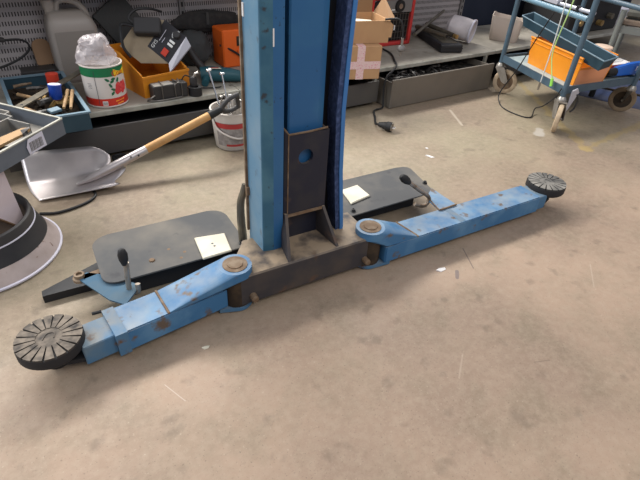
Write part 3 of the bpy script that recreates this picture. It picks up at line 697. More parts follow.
# control box with black panel
o = thing('control_box', 'tilted beige control box with black panel, red button and silver bezel', 'control box', (.83,2.76,SZ+.03))
O_ = V(.83,2.76,SZ+.03)
p1, p2, p3, p4 = [V(*q)-O_ for q in ((.859,2.76,.542),(.735,2.72,.427),(.930,2.66,.472),(.806,2.62,.357))]
wv = V(-.128,.062,.0); nrm = (p3-p1).cross(p2-p1).normalized()
if nrm.y > 0: nrm = -nrm
MB().hull([p+w_ for p in (p1,p2,p3,p4) for w_ in (V(0,0,0), wv)]).build('case', 'beigebox', o)
MB().hull([p+nrm*k for p in (p1,p2,p3,p4) for k in (.0005,.004)]).build('panel', 'panelblk', o)
e = (p3-p1).normalized(); g = (p2-p1).normalized()
def pp(s_, t_, h=.005): return p1*(1-s_)*(1-t_) + p3*s_*(1-t_) + p2*(1-s_)*t_ + p4*s_*t_ + nrm*h
q3, q4 = p3+V(.017,-.015,-.045), p4+V(-.005,-.02,-.042)
MB().hull([p+nrm*k for p in (p3,p4,q3,q4) for k in (-.01,.004)]).build('bezel', 'silver', o)
def on_panel(s0,s1,t0,t1,h,m,name,lab=None):
    MB().hull([pp(s,t,k) for s in (s0,s1) for t in (t0,t1) for k in (.003,h)]).build(name, m, o, label=lab)
on_panel(.56,.78,.70,.92,.012,'redpl','button','red square button')
on_panel(.58,.80,.50,.57,.011,'whitetxt','switch'); on_panel(.58,.80,.38,.45,.011,'whitetxt','switch')
kc = pp(.70,.16,.004); MB().lathe([(0,0),(.022,0),(.018,.02),(0,.021)], 18, kc, frame(nrm)).build('knob', 'dkplastic', o, smooth=True)
kr = MB(); kr.lathe([(.022,.001),(.026,.001),(.026,.002),(.022,.002)], 18, kc, frame(nrm), .6, 3.4); kr.build('scale_ring', 'whitetxt', o)
tx = (p2-p1).normalized(); ty = -(p3-p1).normalized()
def tpl(s_, t_): c_ = pp(s_,t_,.0052); return lambda x,y: c_ - tx*x + (ty*-1)*0 + ty*y*1.0
dirx = (p1-p2).normalized(); diry = -(p3-p1).normalized()
def tfn(s_, t_):
    c_ = pp(s_,t_,.0052); return lambda x,y: c_ + dirx*x + diry*y
MB().text('GYS', .026, tfn(.17,.80)).build('lettering', 'whitetxt', o, normals=False)
MB().text('START', .016, tfn(.36,.58)).build('lettering', 'whitetxt', o, normals=False) if False else None
b = MB()
for k, (s_, t0, t1) in enumerate(((.24,.22,.62),(.36,.44,.62))): b.hull([pp(s,t,h) for s in (s_,s_+.018) for t in (t0,t1) for h in (.004,.0052)])
b.build('print_line', 'label', o)
# black plug adapter on the case and its cable
nf = (p2-p1).cross(wv).normalized()
if nf.z < 0: nf = -nf
wd = wv.normalized(); c2 = O_ + p1*.62 + p2*.38 + wv*.34 + nf*.034
o2 = thing('power_adapter', 'black plug adapter lying on top of the control box', 'power adapter', tuple(c2))
ax = Matrix((wd, nf.cross(wd), nf)).transposed(); MB().box((0,0,0),(.135,.085,.05), ax, bev=.006).build('adapter_body', 'dkplastic', o2)
MB().tube([wd*.05, wd*.09+V(0,0,.04), wd*.06+V(.02,.03,.075), V(.04,.06,.075), V(.11,.09,.05)], .007, 6, curve=True).tube([wd*.055, wd*.12+V(-.01,0,.01), V(-.135,.02,-.03), V(-.14,.0,-.09), V(-.115,-.02,-.14)], .008, 6, curve=True).build('cable', 'black', o2, smooth=True)
b = MB().box((0,0,0),(.20,.03,.26), bev=.004); o = tag(b.build('black_plate', 'greyfab'), 'dark flat plate leaning behind the control box', 'plate'); o.location = (.705,3.045,.475); o.rotation_euler = (-.12,-.60,.05)
# black transformer box with cable wrapped round it
o = thing('transformer', 'small dusty black transformer box wrapped in its cable at the shelf front', 'transformer', (.75,2.495,SZ), .08)
MB().box((0,0,.038),(.185,.066,.074), bev=.004).build('box_body', 'dkplastic', o)
MB().box((-.035,0,.076),(.10,.06,.003)).build('dusty_top', 'greytray_in', o)
for x in (.035,.065): MB().lathe([(0,.0755),(.012,.0755),(.012,.0765),(0,.0765)], 14, (x,0,0)).build('socket', 'black', o)
w_ = MB()
for x, dx in ((-.05,.012),(.02,.045),(.055,-.02)): w_.tube([(x,-.0375,.004),(x,-.038,.07),(x+dx*.5,-.03,.081),(x+dx,.03,.081)], .0035, 6, curve=True)
w_.tube([(-.09,-.035,.035),(-.120,-.035,.02),(-.12,-.02,.006),(-.06,-.040,.006),(.05,-.040,.006)], .0045, 6, curve=True); w_.build('cable', 'wire', o, smooth=True)
o = tag(MB().lathe([(.018,0),(.036,0),(.036,.045),(.018,.045),(.018,0)], 28).build('tape_roll', 'black', smooth=True), 'black tape roll at the shelf front beside the transformer', 'tape roll'); o.location = (.885,2.475,SZ)
o = thing('power_plug', 'black plug with metal pins standing on the black tape roll', 'plug', (.885,2.49,SZ+.0455))
MB().lathe([(0,0),(.019,0),(.021,.03),(.016,.046),(0,.046)], 16).build('plug_body', 'dkplastic', o, smooth=True)
MB().tube([(.004,0,.044),(.012,-.002,.062),(.03,.0,.065)], .007, 8).build('pin', 'steel', o)
MB().tube([(-.012,.005,.045),(-.04,.01,.055),(-.052,.03,.02),(-.02,.055,-.025),(.07,.045,-.037),(.14,.03,-.039),(.17,.03,-.039)], .0035, 6, curve=True).build('cable', 'black', o, smooth=True)
# teal drill
o = thing('power_drill', 'teal corded power drill lying on the shelf beside the orange box', 'drill', (1.09,2.60,SZ))
MB().tube([(-.10,.05,.045),(-.05,.03,.048),(.05,-.01,.042),(.10,-.03,.034),(.125,-.04,.03)], [.040,.042,.038,.032,.02], 16).build('drill_body', 'tealtool', o, smooth=True)
MB().tube([(-.07,.04,.045),(-.10,-.01,.022),(-.11,-.03,.02)], [.024,.02], 12).build('handle', 'tealtool', o, smooth=True)
MB().tube([(.12,-.038,.03),(.15,-.05,.028)], [.018,.012], 10).build('chuck', 'black', o)
MB().prism([(-.03,-.022),(.03,-.022),(.03,.02),(-.03,.02)], 0, .001, lambda x,y,z:(x-.035, y*.55-.002-.4*x, .0885+z-abs(y)*.1)).build('sticker', 'cream', o)
MB().prism([(-.02,-.006),(.02,-.006),(.02,.006),(-.02,.006)], .001, .002, lambda x,y,z:(x-.035, y*.55-.002-.4*x, .0885+z-abs(y)*.1)).build('sticker_mark', 'redpl', o)
# orange box
o = thing('orange_toolbox', 'orange-red plastic machine box at the back of the shelf, left of the column', 'toolbox', (1.32,2.915,SZ))
b = MB(); b.box((0,0,.11),(.21,.16,.22), bev=.008); b.build('box_body', 'orange_red', o)
MB().box((.035,-.082,.155),(.10,.006,.055)).build('recess', 'rust_dark', o); MB().box((.035,-.084,.10),(.10,.012,.012)).build('rib', 'orange_red', o)
MB().box((-.0,-.086,.150),(.02,.008,.03)).build('latch', 'black', o); MB().box((.055,-.082,.05),(.06,.006,.07)).build('vent', 'black', o)
MB().tube([(-.11,-.04,.13),(-.06,-.085,.11),(.0,-.09,.07),(.05,-.11,.02),(.02,-.16,.008)], .006, 6, curve=True).build('cable', 'black', o, smooth=True)
# black folded bag and grey cloth below
bg = crumple('cloth_bag', (1.20,3.043,SZ+.235), .215, .026, .060, 'fabric', 4.2, .12).build('cloth_bag', 'fabric', smooth=True)
tag(bg, 'long black folded cloth bag stuffed against the panel above the orange box', 'bag')
bg.rotation_euler = (0,0,0)
MB().box((1.20,3.014,SZ+.255),(.018,.008,.07)).build('strap', 'greyfab', bg)
bg2 = crumple('grey_cloth', (1.09,2.98,SZ+.10), .10, .09, .105, 'greyfab', 9.1, .10, SZ).build('grey_cloth', 'greyfab', smooth=True); tag(bg2, 'dark grey cloth heap between the control box and the orange box', 'cloth')
o = thing('angle_grinder', 'black hand tool with grey head lying in front of the grey cloth', 'hand tool', (1.015,2.76,SZ))
MB().tube([(-.03,.06,.16),(-.01,.0,.10),(.02,-.03,.05)], [.02,.024], 12).build('tool_body', 'dkplastic', o, smooth=True)
MB().lathe([(0,0),(.04,0),(.045,.02),(.03,.04),(0,.045)], 18, (.045,-.05,.0)).build('tool_head', 'heatergrey', o, smooth=True)

# ------------------------------------------------------------------ floor, left
# shovel
o = thing('shovel', 'aluminium grain shovel with wooden handle and black D-grip resting on the bucket', 'shovel', (.2,2.15,0))
O_ = V(.2,2.15,0)
bm = bmesh.new(); NS, NT = 22, 18; G = []
for i in range(NS+1):
    s = i/NS; row = []
    for j in range(NT+1):
        tt = j/NT
        near = V(.015,2.100,.012).lerp(V(.345,2.045,.030), s); far = V(.0,2.362,.125).lerp(V(.345,2.245,.140), s)
        if s > .80: far += V(0,-.05,-.03)*((s-.8)/.2)**2; near += V(0,.012,.0)*((s-.8)/.2)**2
        p = near.lerp(far, tt)
        zz = near.z + (far.z-near.z)*(0.10*tt + .9*max(0,(tt-.62)/.38)**1.5) 
        p.z = zz - .006*math.sin(PI*min(1,tt*1.4))*(1-s)
        # left cutting edge bulges, right end notched at the neck and lifted in the middle
        p.x += -.016*math.sin(PI*tt)*(1-s)
        mid = math.exp(-((tt-.42)/.20)**2)
        p.z += .040*mid*max(0,(s-.45)/.55)**1.6
        p.x += (-.055*math.exp(-((tt-.70)/.12)**2) - .045*math.exp(-((tt-.14)/.10)**2)*.6 + .045*mid)*max(0,(s-.6)/.4)**2
        row.append(bm.verts.new(p - O_))
    G.append(row)
for i in range(NS):
    for j in range(NT): bm.faces.new((G[i][j],G[i+1][j],G[i+1][j+1],G[i][j+1]))
mb = MB(); mb.bm.free(); mb.bm = bm; blade = mb.build('blade', 'alu', o, smooth=True, angle=60)
sm = blade.modifiers.new('solid','SOLIDIFY'); sm.thickness = .003; sm.offset = 1
MB().tube([V(.175,2.135,.030)-O_, V(.25,2.130,.052)-O_, V(.36,2.128,.088)-O_, V(.52,2.135,.137)-O_], [.006,.018,.021,.019], 14, curve=False).build('socket', 'alu', o, smooth=True)
h0, h1 = V(.50,2.134,.131), V(.835,2.152,.234)
MB().tube([h0-O_, h1-O_], .0195, 14).build('handle', 'wood', o, smooth=True)
dd = (h1-h0).normalized(); h2 = h1 + dd*.06
MB().tube([h1-dd*.01-O_, h2-O_], [.021,.017], 12).build('ferrule', 'black', o, smooth=True)
sd = V(-.10,-.40,.92).normalized(); sd = (sd-dd*sd.dot(dd)).normalized()
g = [h2, h2+sd*.026+dd*.020, h2+sd*.043+dd*.050, h2+sd*.042+dd*.098, h2-sd*.042+dd*.098, h2-sd*.043+dd*.050, h2-sd*.026+dd*.020, h2]
MB().tube([q-O_ for q in g], .0125, 10, curve=False).build('d_grip', 'drum_top', o, smooth=True)
b = MB()
for q in (.42,.455): 
    c_ = V(q,2.110,.118)-O_; b.tube([c_, c_+V(0,-.006,.006)], .004, 6)
b.build('rivet', 'scrap', o)
# bucket with rods
o = thing('plastic_bucket', 'white plastic bucket with red label band full of metal rods beside the column', 'bucket', (.995,2.262,0))
MB().lathe([(0,.003),(.090,.003),(.094,.008),(.110,.200),(.114,.202),(.114,.210),(.106,.210),(.090,.02),(0,.015)], 40).build('bucket_body', 'whitepl', o, smooth=True)
MB().lathe([(.0965,.03),(.1075,.160)], 40, a0=PI*1.08, a1=PI*1.9).build('label_band', 'greyband', o, smooth=True)
MB().lathe([(.1052,.130),(.1080,.158)], 40, a0=PI*1.06, a1=PI*1.92).build('red_band', 'redband', o, smooth=True)
MB().lathe([(.0970,.030),(.0979,.042)], 40, a0=PI*1.25, a1=PI*1.6).build('red_mark', 'redband', o, smooth=True)
MB().tube([(-.113,.0,.185),(-.105,-.055,.125),(-.04,-.112,.088),(.03,-.112,.085),(.10,-.06,.115),(.114,.0,.185)], .005, 8, curve=True).build('bail', 'whitepl', o, smooth=True)
rr3 = random.Random(11)
def rod(p0, p1, r_, m, label, name='metal_rod'):
    q = thing(name, label, 'rod', p0, 0, 'metal rods in the white bucket'); d = Vector(p1)-Vector(p0)
    MB().tube([(0,0,0), d], r_, 8).build('shaft', m, q, smooth=True)
    n = frame(d).col[0]
    MB().tube([d-n*(.012 if name=='metal_rod' else .008), d+n*(.012 if name=='metal_rod' else .008)], r_*1.5, 8).build('tip', m, q)
rod((.96,2.22,.03),(.915,2.335,.39), .0045, 'chrome', 'long chrome rod, the taller of the two rising from the bucket')
rod((.985,2.22,.03),(.995,2.36,.355), .004, 'chrome', 'thin bright rod, the shorter of the two rising from the bucket')
for k in range(9):
    a = -.6 + 2.7*k/8; q0 = V(.995+.035*math.cos(a), 2.262+.035*math.sin(a), .04)
    a2 = a+.15; q1 = V(.995+.075*math.cos(a2), 2.262+.075*math.sin(a2), rr3.uniform(.215,.262))
    rod(q0, q1, rr3.uniform(.0045,.0065), rr3.choice(['steel','chrome']), 'short steel pin among the pins in the white bucket', 'steel_pin')
# cable under the shovel
o = tag(MB().tube([(.0,2.0,.006),(.06,1.975,.006),(.14,1.985,.006),(.205,2.015,.006),(.232,2.06,.006),(.215,2.12,.006),(.15,2.17,.006)], .006, 8, curve=True).build('floor_cable', 'black', smooth=True), 'black cable looping on the floor under the shovel blade', 'cable')
o = thing('cable_coil', 'short coil of black cable between the shovel and the drawer', 'cable', (.415,2.33,.012))
MB().tube([(.035*math.cos(a*.5), .03*math.sin(a*.5), .004+.003*a/6) for a in range(0,24)], .007, 6).build('coil', 'black', o, smooth=True)
# drum
o = thing('round_drum', 'round black drum with silver lower band and open top at the left edge', 'drum', (-.215,1.822,0))
MB().lathe([(.257,.0),(.262,.004),(.259,.010),(.225,.062),(.215,.066)], 64).build('silver_band', 'drum_silver', o, smooth=True)
MB().lathe([(.2585,.002),(.2655,.004),(.2655,.010),(.2585,.012)], 64).build('bottom_rim', 'label', o, smooth=True, label='pale bottom rim')
MB().lathe([(.226,.062),(.200,.120),(.199,.124)], 64).build('black_band', 'drum', o, smooth=True)
MB().lathe([(.2005,.119),(.2025,.122),(.2005,.125),(.198,.125)], 64).build('white_line', 'label', o, smooth=True, label='thin pale line around the drum')
MB().lathe([(.199,.124),(.198,.140),(.194,.156),(.187,.160),(.180,.156),(.176,.145),(.174,.09),(0,.09),(0,.0),(.25,0)], 64).build('top_ring', 'drum_top', o, smooth=True)
MB().lathe([(0,.0915),(.172,.0915),(.1735,.135)], 48).build('inside', 'drum_in', o, smooth=True)
# white splayed leg standing in the drum, under the tray
o = thing('support_leg', 'white tapered leg with brown edge standing in the drum under the tray', 'leg', (-.07,1.815,.095))
O_ = V(-.05,1.83,.095)
fr = [V(-.034,1.842,.095), V(-.062,1.808,.095), V(-.19,1.68,.306), V(-.045,1.868,.306)]
nv = V(-.35,.35,0).normalized()*.022
MB().hull([q-O_+w_ for q in fr for w_ in (V(0,0,0), nv)]).build('leg_panel', 'whiteboard', o)
MB().hull([q-O_+w_ for q in (fr[1],fr[1]+V(.004,.004,0),fr[2],fr[2]+V(.004,.004,0)) for w_ in (V(.0,-.0,-.001)-nv*.05, nv*1.05-V(0,0,.003))]).build('brown_edge', 'brownedge', o)
# grey tool tray on the leg
o = thing('tool_tray', 'grey plastic tool tray with compartments and white sticker at the left edge', 'tray', (.179,2.040,.308))
fx = V(math.cos(math.radians(223.5)), math.sin(math.radians(223.5)), 0); fy = V(math.cos(math.radians(125)), math.sin(math.radians(125)), 0)
def TP(a, b_, z): return fx*a + fy*b_ + V(0,0,z)
def twall(mb, a0, b0, a1, b1, z0, z1): mb.hull([TP(a,b_,z) for a in (a0,a1) for b_ in (b0,b1) for z in (z0,z1)]); return mb
LX, LY, TH = .54, .38, .006
b = MB()
twall(b,0,0,LX,TH,0,.064); twall(b,0,LY-TH,LX,LY,0,.064); twall(b,0,TH,TH,LY-TH,0,.064); twall(b,LX-TH,TH,LX,LY-TH,0,.064)
b.build('tray_shell', 'greytray', o)
twall(MB(),TH,TH,LX-TH,LY-TH,0,.010).build('tray_floor', 'greytray_in', o)
b = MB()
for (a0,b0,a1,b1) in ((0,-.003,LX,TH),(0,LY-TH,LX,LY+.003),(-.003,0,TH,LY),(LX-TH,0,LX+.003,LY)): twall(b,a0,b0,a1,b1,.062,.067)
b.build('tray_rim', 'lip', o)
b = MB()
pts = [TP(.10,.12,0),TP(.13,.06,0)]
for (a0,b0,a1,b1) in ((.06,.20,LX-TH,.205),(.06,.205,.066,.33),(.06,.30,LX-TH,.306),(.066,.345,LX-TH,.35),(.03,.24,.036,.39),(.03,.24,.06,.246),(.085,.09,.09,.20)): twall(b,a0,b0,a1,b1,.01,.058)
b.build('divider', 'greytray_in', o)
twall(MB(),.10,.206,.45,.300,.010,.050).build('dark_well', 'drum', o)
b = MB(); f0 = TP(.075,-.0035,.012)
b.hull([TP(a,q,z) for a,z in ((.115,.004),(.205,.004),(.210,.035),(.195,.060),(.120,.062)) for q in (-.0035,-.0042)]); st_ = b.build('sticker', 'label', o, label='white printed sticker')
b = MB()
for k in range(12): twall(b,.130+k*.0055,-.0045,.1325+k*.0055+(k%3)*.0008,-.005,.012,.046)
b.build('barcode', 'heatergrey', st_)
q = thing('wooden_tool', 'flat wooden-handled tool lying in the grey tray', 'tool', Vector((.179,2.040,.308))+TP(.15,.055,.05))
MB().hull([TP(a,b_,z) for a,b_ in ((-.03,.0),(-.035,.012),(-.02,.03),(.10,.045),(.30,.045),(.30,.005),(.02,-.010)) for z in (0,.010)]).build('wood_handle', 'oldwood', q)
MB().hull([TP(a,b_,z) for a,b_ in ((-.034,.002),(-.038,.012),(.0,.018),(.02,-.012)) for z in (-.002,.011)]).build('tool_tip', 'scrap', q)
q = thing('tape_measure', 'yellow and black tape measure lying in the grey tray', 'tape measure', Vector((.179,2.040,.308))+TP(.27,.042,.0115))
MB().lathe([(0,0),(.026,0),(.030,.005),(.030,.03),(.026,.034),(0,.034)], 20, TP(.0,.0,0)).build('case', 'black', q, smooth=True)
MB().lathe([(.0302,.008),(.0315,.010),(.0315,.024),(.0302,.026)], 20, TP(.0,.0,0)).build('yellow_band', 'yellow', q, smooth=True)
MB().box(TP(.035,-.003,.012),(.05,.025,.024), math.radians(223), bev=.004).build('yellow_end', 'yellow', q)
# ------------------------------------------------------------------ cartons, heater, right part of the shelf
def carton(name, label, loc, rz, w_, d_, h_):
    return thing(name, label, 'cardboard box', loc, rz)
o = carton('cardboard_box', 'closed cardboard box with crossed fragile tape, underneath the open box', (1.995,2.276,SZ), -.328, .34,.30,.195)
MB().box((-.17,.15,.098),(.34,.30,.195), bev=.003).build('box_body', 'carton', o)
b = MB(); b.box((-.130,-.0008,.098),(.048,.0016,.194)); b.box((-.130,.15,.1958),(.048,.30,.0016)); b.build('tape_strip', 'tape', o)
MB().box((-.17,-.0014,.085),(.338,.0018,.045)).build('tape_strip', 'tape', o)
o = carton('cardboard_box', 'open cardboard box with raised flaps on top of the taped box', (2.072,2.322,SZ+.1975), -.24, .32,.25,.125)
b = MB()
open_box_ = [(-.16,.003,.32,.006,.125),(-.16,.247,.32,.006,.125),(-.317,.125,.006,.238,.125),(-.003,.125,.006,.238,.125)]
for cx, cy, w_, d_, h_ in open_box_: b.box((cx,cy,h_/2),(w_,d_,h_))
b.box((-.16,.125,.003),(.30,.23,.006)); b.build('box_body', 'carton', o)
MB().hull([(.0,.006,.125),(.0,.244,.125),(.028,.010,.135),(.055,.235,.215),(.004,.006,.125),(.004,.244,.125),(.032,.010,.137),(.059,.235,.217)]).build('flap', 'carton_in', o)
MB().hull([(-.30,.247,.125),(-.01,.247,.125),(-.31,.275,.235),(.0,.275,.235),(-.30,.251,.125),(-.01,.251,.125),(-.31,.279,.235),(.0,.279,.235)]).build('flap', 'carton_in', o)
MB().hull([(.0,.0,.03),(.006,.0,.03),(.0,.0,.120),(.022,-.004,.100),(.016,-.004,.03)]+[(.0,.05,.03),(.0,.05,.120),(.022,.05,.100),(.016,.05,.03)]).build('bulged_corner', 'carton', o)
q = tag(MB().box((0,0,0),(.24,.10,.05), (.1,.1,.06), bev=.004).build('paper_stack', 'cream'), 'pale paper packet inside the open cardboard box', 'paper'); q.location = (1.905,2.435,SZ+.285); q.rotation_euler = (0,0,-.24)
# heater
o = thing('fan_heater', 'red fan heater with black grille and two dials behind the cardboard boxes', 'heater', (2.578,2.885,SZ), -.03)
sh_ = MB()
W2, D2, H2 = .405, .20, .40
for x in (-1,1): sh_.box((x*(W2/2-.013),D2/2-.02,H2/2),(.026,D2,H2), bev=.008)
sh_.box((0,D2/2-.02,.013),(W2-.04,D2,.026), bev=.006); sh_.box((0,D2/2-.02,H2-.045),(W2-.04,D2,.075), bev=.008); sh_.box((0,D2-.035,H2/2),(W2-.04,.01,H2-.03))
sh_.build('heater_shell', 'red', o)
MB().box((0,.02,.130),(W2-.056,.012,.205)).build('grille_back', 'heaterblk', o)
g = MB()
for k in range(13): g.tube([(-.165+k*.0275,.0,.03),(-.165+k*.0275,.0,.228)], .0022, 5)
for k in range(5): g.tube([(-.17,-.003,0.05+k*.042),(.17,-.003,0.05+k*.042)], .0022, 5)
g.build('grille', 'wire', o)
MB().box((.035,-.006,.125),(.010,.003,.035)).build('badge', 'paper', o); MB().hull([(x,-.006-y,z) for x,z in ((-.005,.145),(.006,.145),(.012,.108),(.002,.108)) for y in (0,.002)]).build('badge_mark', 'brass', o)
MB().box((0,.0,.275),(W2-.056,.02,.090)).build('control_panel', 'heatergrey', o)
for x in (-.145,.055):
    d_ = MB().lathe([(0,0),(.042,0),(.040,.016),(0,.018)], 24, (x,-.010,.275), Matrix.Rotation(PI/2,3,'X')).build('dial', 'heaterblk', o, smooth=True)
    MB().lathe([(0,.018),(.018,.018),(.018,.0185),(0,.0185)], 12, (x,-.010,.275), Matrix.Rotation(PI/2,3,'X')).build('dial_print', 'steel', d_)
MB().box((.0,-.011,.250),(.03,.002,.008)).build('panel_label', 'whitetxt', o)
hl = V(2.585,2.90,SZ)
cd = [(2.46,2.86,.235),(2.44,2.70,.231),(2.35,2.55,.231),(2.27,2.435,.234),(2.20,2.395,.214),(2.145,2.372,.202),(2.114,2.358,.15),(2.112,2.345,.05),(2.10,2.33,.010),(2.02,2.315,.008),(1.95,2.22,.008),(1.89,2.14,.010),(1.868,2.085,.028)]
pc = MB().tube([Matrix.Rotation(.03,3,'Z') @ (V(*q)-hl) for q in cd], .0065, 8, curve=True).build('power_cord', 'black', o, smooth=True)
pl = MB(); R_ = Matrix.Rotation(.03,3,'Z'); pb = R_ @ (V(1.868,2.085,.030)-hl); pd_ = R_ @ V(.045,-.085,.0); 
pl.tube([pb, pb+pd_*.25, pb+pd_*.5, pb+pd_*.55, pb+pd_*.85], [.013,.019,.025,.029,.029], 14).build('plug', 'black', pc, smooth=True)
MB().tube([pb+pd_*.84, pb+pd_*.90], .024, 16).build('plug_face', 'steel', pc)
p_ = MB(); sdv = pd_.cross(V(0,0,1)).normalized()
for s in (-1,1): p_.tube([pb+pd_*.85+sdv*s*.009, pb+pd_*1.08+sdv*s*.009], .0032, 8)
for s in (-1,1):
    MB().tube([pb+pd_*.85+sdv*s*.009, pb+pd_*1.08+sdv*s*.009], .0032, 8).build('plug_pin', 'steel', pc)
p_.bm.free()
# grey connector hanging on a cable at the box corner
o = thing('hanging_connector', 'grey connector hanging on a black cable at the corner of the open box', 'connector', (2.118,2.252,.40))
MB().tube([(-.09,.07,.155),(-.03,.02,.162),(-.005,.0,.12),(.0,-.005,.06)], .006, 8, curve=True).build('cable', 'black', o, smooth=True)
MB().tube([(.0,-.005,.062),(.0,-.006,.02)], .009, 10).build('ferrule', 'steel', o); MB().ball((.0,-.006,.0),.026,(1,1,.8)).build('connector_body', 'heatergrey', o, smooth=True)
MB().tube([(.0,-.006,-.018),(.0,-.006,-.045)], .004, 8).build('pin', 'steel', o)
# black tool case
cang = math.radians(-22)
o = thing('tool_case', 'long flat black plastic tool case on the shelf right of the heater', 'case', (2.896,2.531,SZ), cang)
b = MB(); b.box((0,.27,.030),(.176,.54,.060), bev=.012, seg=2); b.build('case_body', 'drum', o)
MB().box((0,.27,.031),(.179,.543,.004)).build('case_seam', 'black', o)
MB().box((0,.28,.061),(.12,.46,.003)).build('lid_panel', 'olive', o)
def pipe(label, p0, p1, r_, m='olive', hollow=True):
    q = thing('metal_pipe', label, 'pipe', p0); d = V(*p1)-V(*p0)
    MB().tube([(0,0,0), d], r_, 12).build('pipe_body', m, q, smooth=True)
    if hollow: MB().tube([d*.999, d*1.004], r_*.75, 12).build('bore', 'black', q)
    return q
pipe('upper oily metal tube with bright end lying on the black tool case', (3.10,3.03,SZ+.085), (3.03,2.665,SZ+.085), .017)
q = MB().tube([(3.027,2.650,SZ+.085),(3.02,2.615,SZ+.085)], .016, 12).build('bright_end', 'brass'); tag(q, 'shiny brass coloured end piece at the front of the upper metal tube', 'pipe fitting')
pipe('lower oily metal tube lying beside the upper one on the black tool case', (2.95,2.99,SZ+.085), (2.955,2.66,SZ+.085), .017)
pipe('thin steel bar leaning across the metal tubes against the back panel', (2.70,2.74,SZ+.100), (3.26,3.02,.40), .012, 'olive', False)
o = crumple('dark_rag', (2.93,3.00,SZ+.045), .17, .07, .042, 'olive', 6.6, .12, SZ+.001).build('dark_rag', 'greyfab', smooth=True); o.location=(0,0,.0)
bpy.data.objects.remove(o)
# milky plastic jar lying on its side
o = thing('plastic_jar', 'large milky plastic jar lying on its side with its mouth to the front', 'jar', (3.245,2.665,SZ))
ax = V(.42,-.88,-.10).normalized(); Fj = frame(ax)
MB().lathe([(0,-.20),(.05,-.205),(.082,-.175),(.085,-.08),(.081,-.02),(.086,-.015),(.088,.0),(.081,.0),(.076,-.02),(.074,-.14),(0,-.16)], 32, (.0,.0,.094), Fj).build('jar_body', 'bag2', o, smooth=True)
MB().lathe([(.080,-.010),(.088,-.009),(.089,.002),(.082,.004),(.079,-.005)], 32, (.0,.0,.094), Fj).build('jar_rim', 'label', o, smooth=True)
# beige pot
o = thing('cut_canister', 'beige square plastic canister with its top cut off, behind the cart post', 'canister', (3.675,2.685,SZ), .62)
def pot(z, s): return [(x*s,y*s,z) for x,y in rrect(-.125,-.125,.125,.125,(.035,)*4,5)]
bm = bmesh.new(); rings = []
for z, s in ((0,.86),(.01,.90),(.10,.96),(.185,1.0),(.185,.965),(.10,.925),(.012,.86)):
    ring = []
    for (x,y,zz) in pot(z, s):
        k = max(0, 1-abs((x*.6-y*.8)-.10)/.13) if z > .15 else 0
        ring.append(bm.verts.new((x,y,zz-.05*k)))
    rings.append(ring)
n = len(rings[0])
for a, c in zip(rings, rings[1:]):
    for k in range(n): bm.faces.new((a[k],a[(k+1)%n],c[(k+1)%n],c[k]))
bm.faces.new(rings[0][::-1]); bm.faces.new(rings[-1]); mb = MB(); mb.bm.free(); mb.bm = bm
mb.build('canister_body', 'stone', o, smooth=True, angle=50)
b = MB(); b.box((.02,.04,.045),(.10,.08,.06), .3, bev=.004); b.build('dark_filling', 'rust_dark', o)

# ------------------------------------------------------------------ blue cart
A_ = V(3.107,2.231,0); e1 = V(-.232,-.661,0); e2 = V(.67,-.08,0)
def CP(s, t, z): return e1*s + e2*t + V(0,0,z)
cart = thing('tool_cart', 'blue-grey steel tool cart on beige casters with loaded lower shelf', 'cart', tuple(A_))
for s, t, h_ in ((0,0,1.0),(1,0,1.0),(0,1,1.0),(1,1,1.0)):
    MB().tube([CP(s,t,.205), CP(s,t,h_)], .0165, 14).build('post', 'cart', cart, smooth=True)
MB().tube([CP(.02,0,.645), CP(.98,0,.645)], .016, 14).build('cross_rail', 'cart_lt', cart, smooth=True)
MB().tube([CP(.02,1,.645), CP(.98,1,.645)], .016, 14).build('cross_rail', 'cart', cart, smooth=True)
shf = MB().hull([CP(s,t,z) for s in (.02,.98) for t in (.0,1.0) for z in (.246,.252)]).build('lower_shelf', 'cart_shelf', cart)
for (s0,t0,s1,t1) in ((.02,-.01,.98,-.01),(.02,1.0,.98,1.0)):
    MB().hull([CP(s0,t0+d_,z) for d_ in (0,.012) for z in (.222,.268)]+[CP(s1,t1+d_,z) for d_ in (0,.012) for z in (.222,.268)]).build('shelf_edge', 'cart', shf)
for s in (.0,.985): MB().hull([CP(s+d_,t,z) for d_ in (0,.012) for t in (.02,.98) for z in (.222,.268)]).build('shelf_edge', 'cart', shf)
def caster(s, t, off, axle, m):
    b0 = CP(s,t,0); c_ = b0 + V(off[0],off[1],.086); ax = V(axle[0],axle[1],0).normalized()
    f = MB().lathe([(0,.178),(.028,.178),(.030,.188),(.026,.200),(.018,.212),(0,.212)], 18, b0)
    top = b0+V(0,0,.182)
    for k in (-1,1):
        o_ = ax*k*.024
        dv = V(off[0],off[1],0); dv = dv.normalized() if dv.length > 1e-6 else V(1,0,0)
        f.hull([top+o_+dv*.036, top+o_-dv*.030, top+o_*1.12+dv*.036, top+o_*1.12-dv*.030, c_+o_+V(0,0,-.012), c_+o_*1.12+V(0,0,-.012), c_+o_+dv*.024, c_+o_*1.12+dv*.024, c_+o_-dv*.024, c_+o_*1.12-dv*.024])
    dv = V(off[0],off[1],0).normalized()
    f.hull([top+ax*k*.027+dv*q+V(0,0,z) for k in (-1,1) for q in (-.026,.031) for z in (-.004,.004)])
    fo = f.build('caster', 'zinc', cart, smooth=True)
    Fw = frame(ax)
    w_ = MB().lathe([(.056,-.012),(.075,-.015),(.084,-.011),(.086,0),(.084,.011),(.075,.015),(.056,.012)], 36, c_, Fw); w_.build('wheel', m, fo, smooth=True)
    MB().lathe([(0,-.017),(.016,-.017),(.02,-.010),(.057,-.009),(.057,.009),(.02,.010),(.016,.017),(0,.017)], 28, c_, Fw).build('wheel_hub', 'rust' if m == 'wheel' else 'rust_dark', fo, smooth=True)
    MB().tube([c_-ax*.031, c_+ax*.031], .007, 8).build('axle', 'zinc', fo)
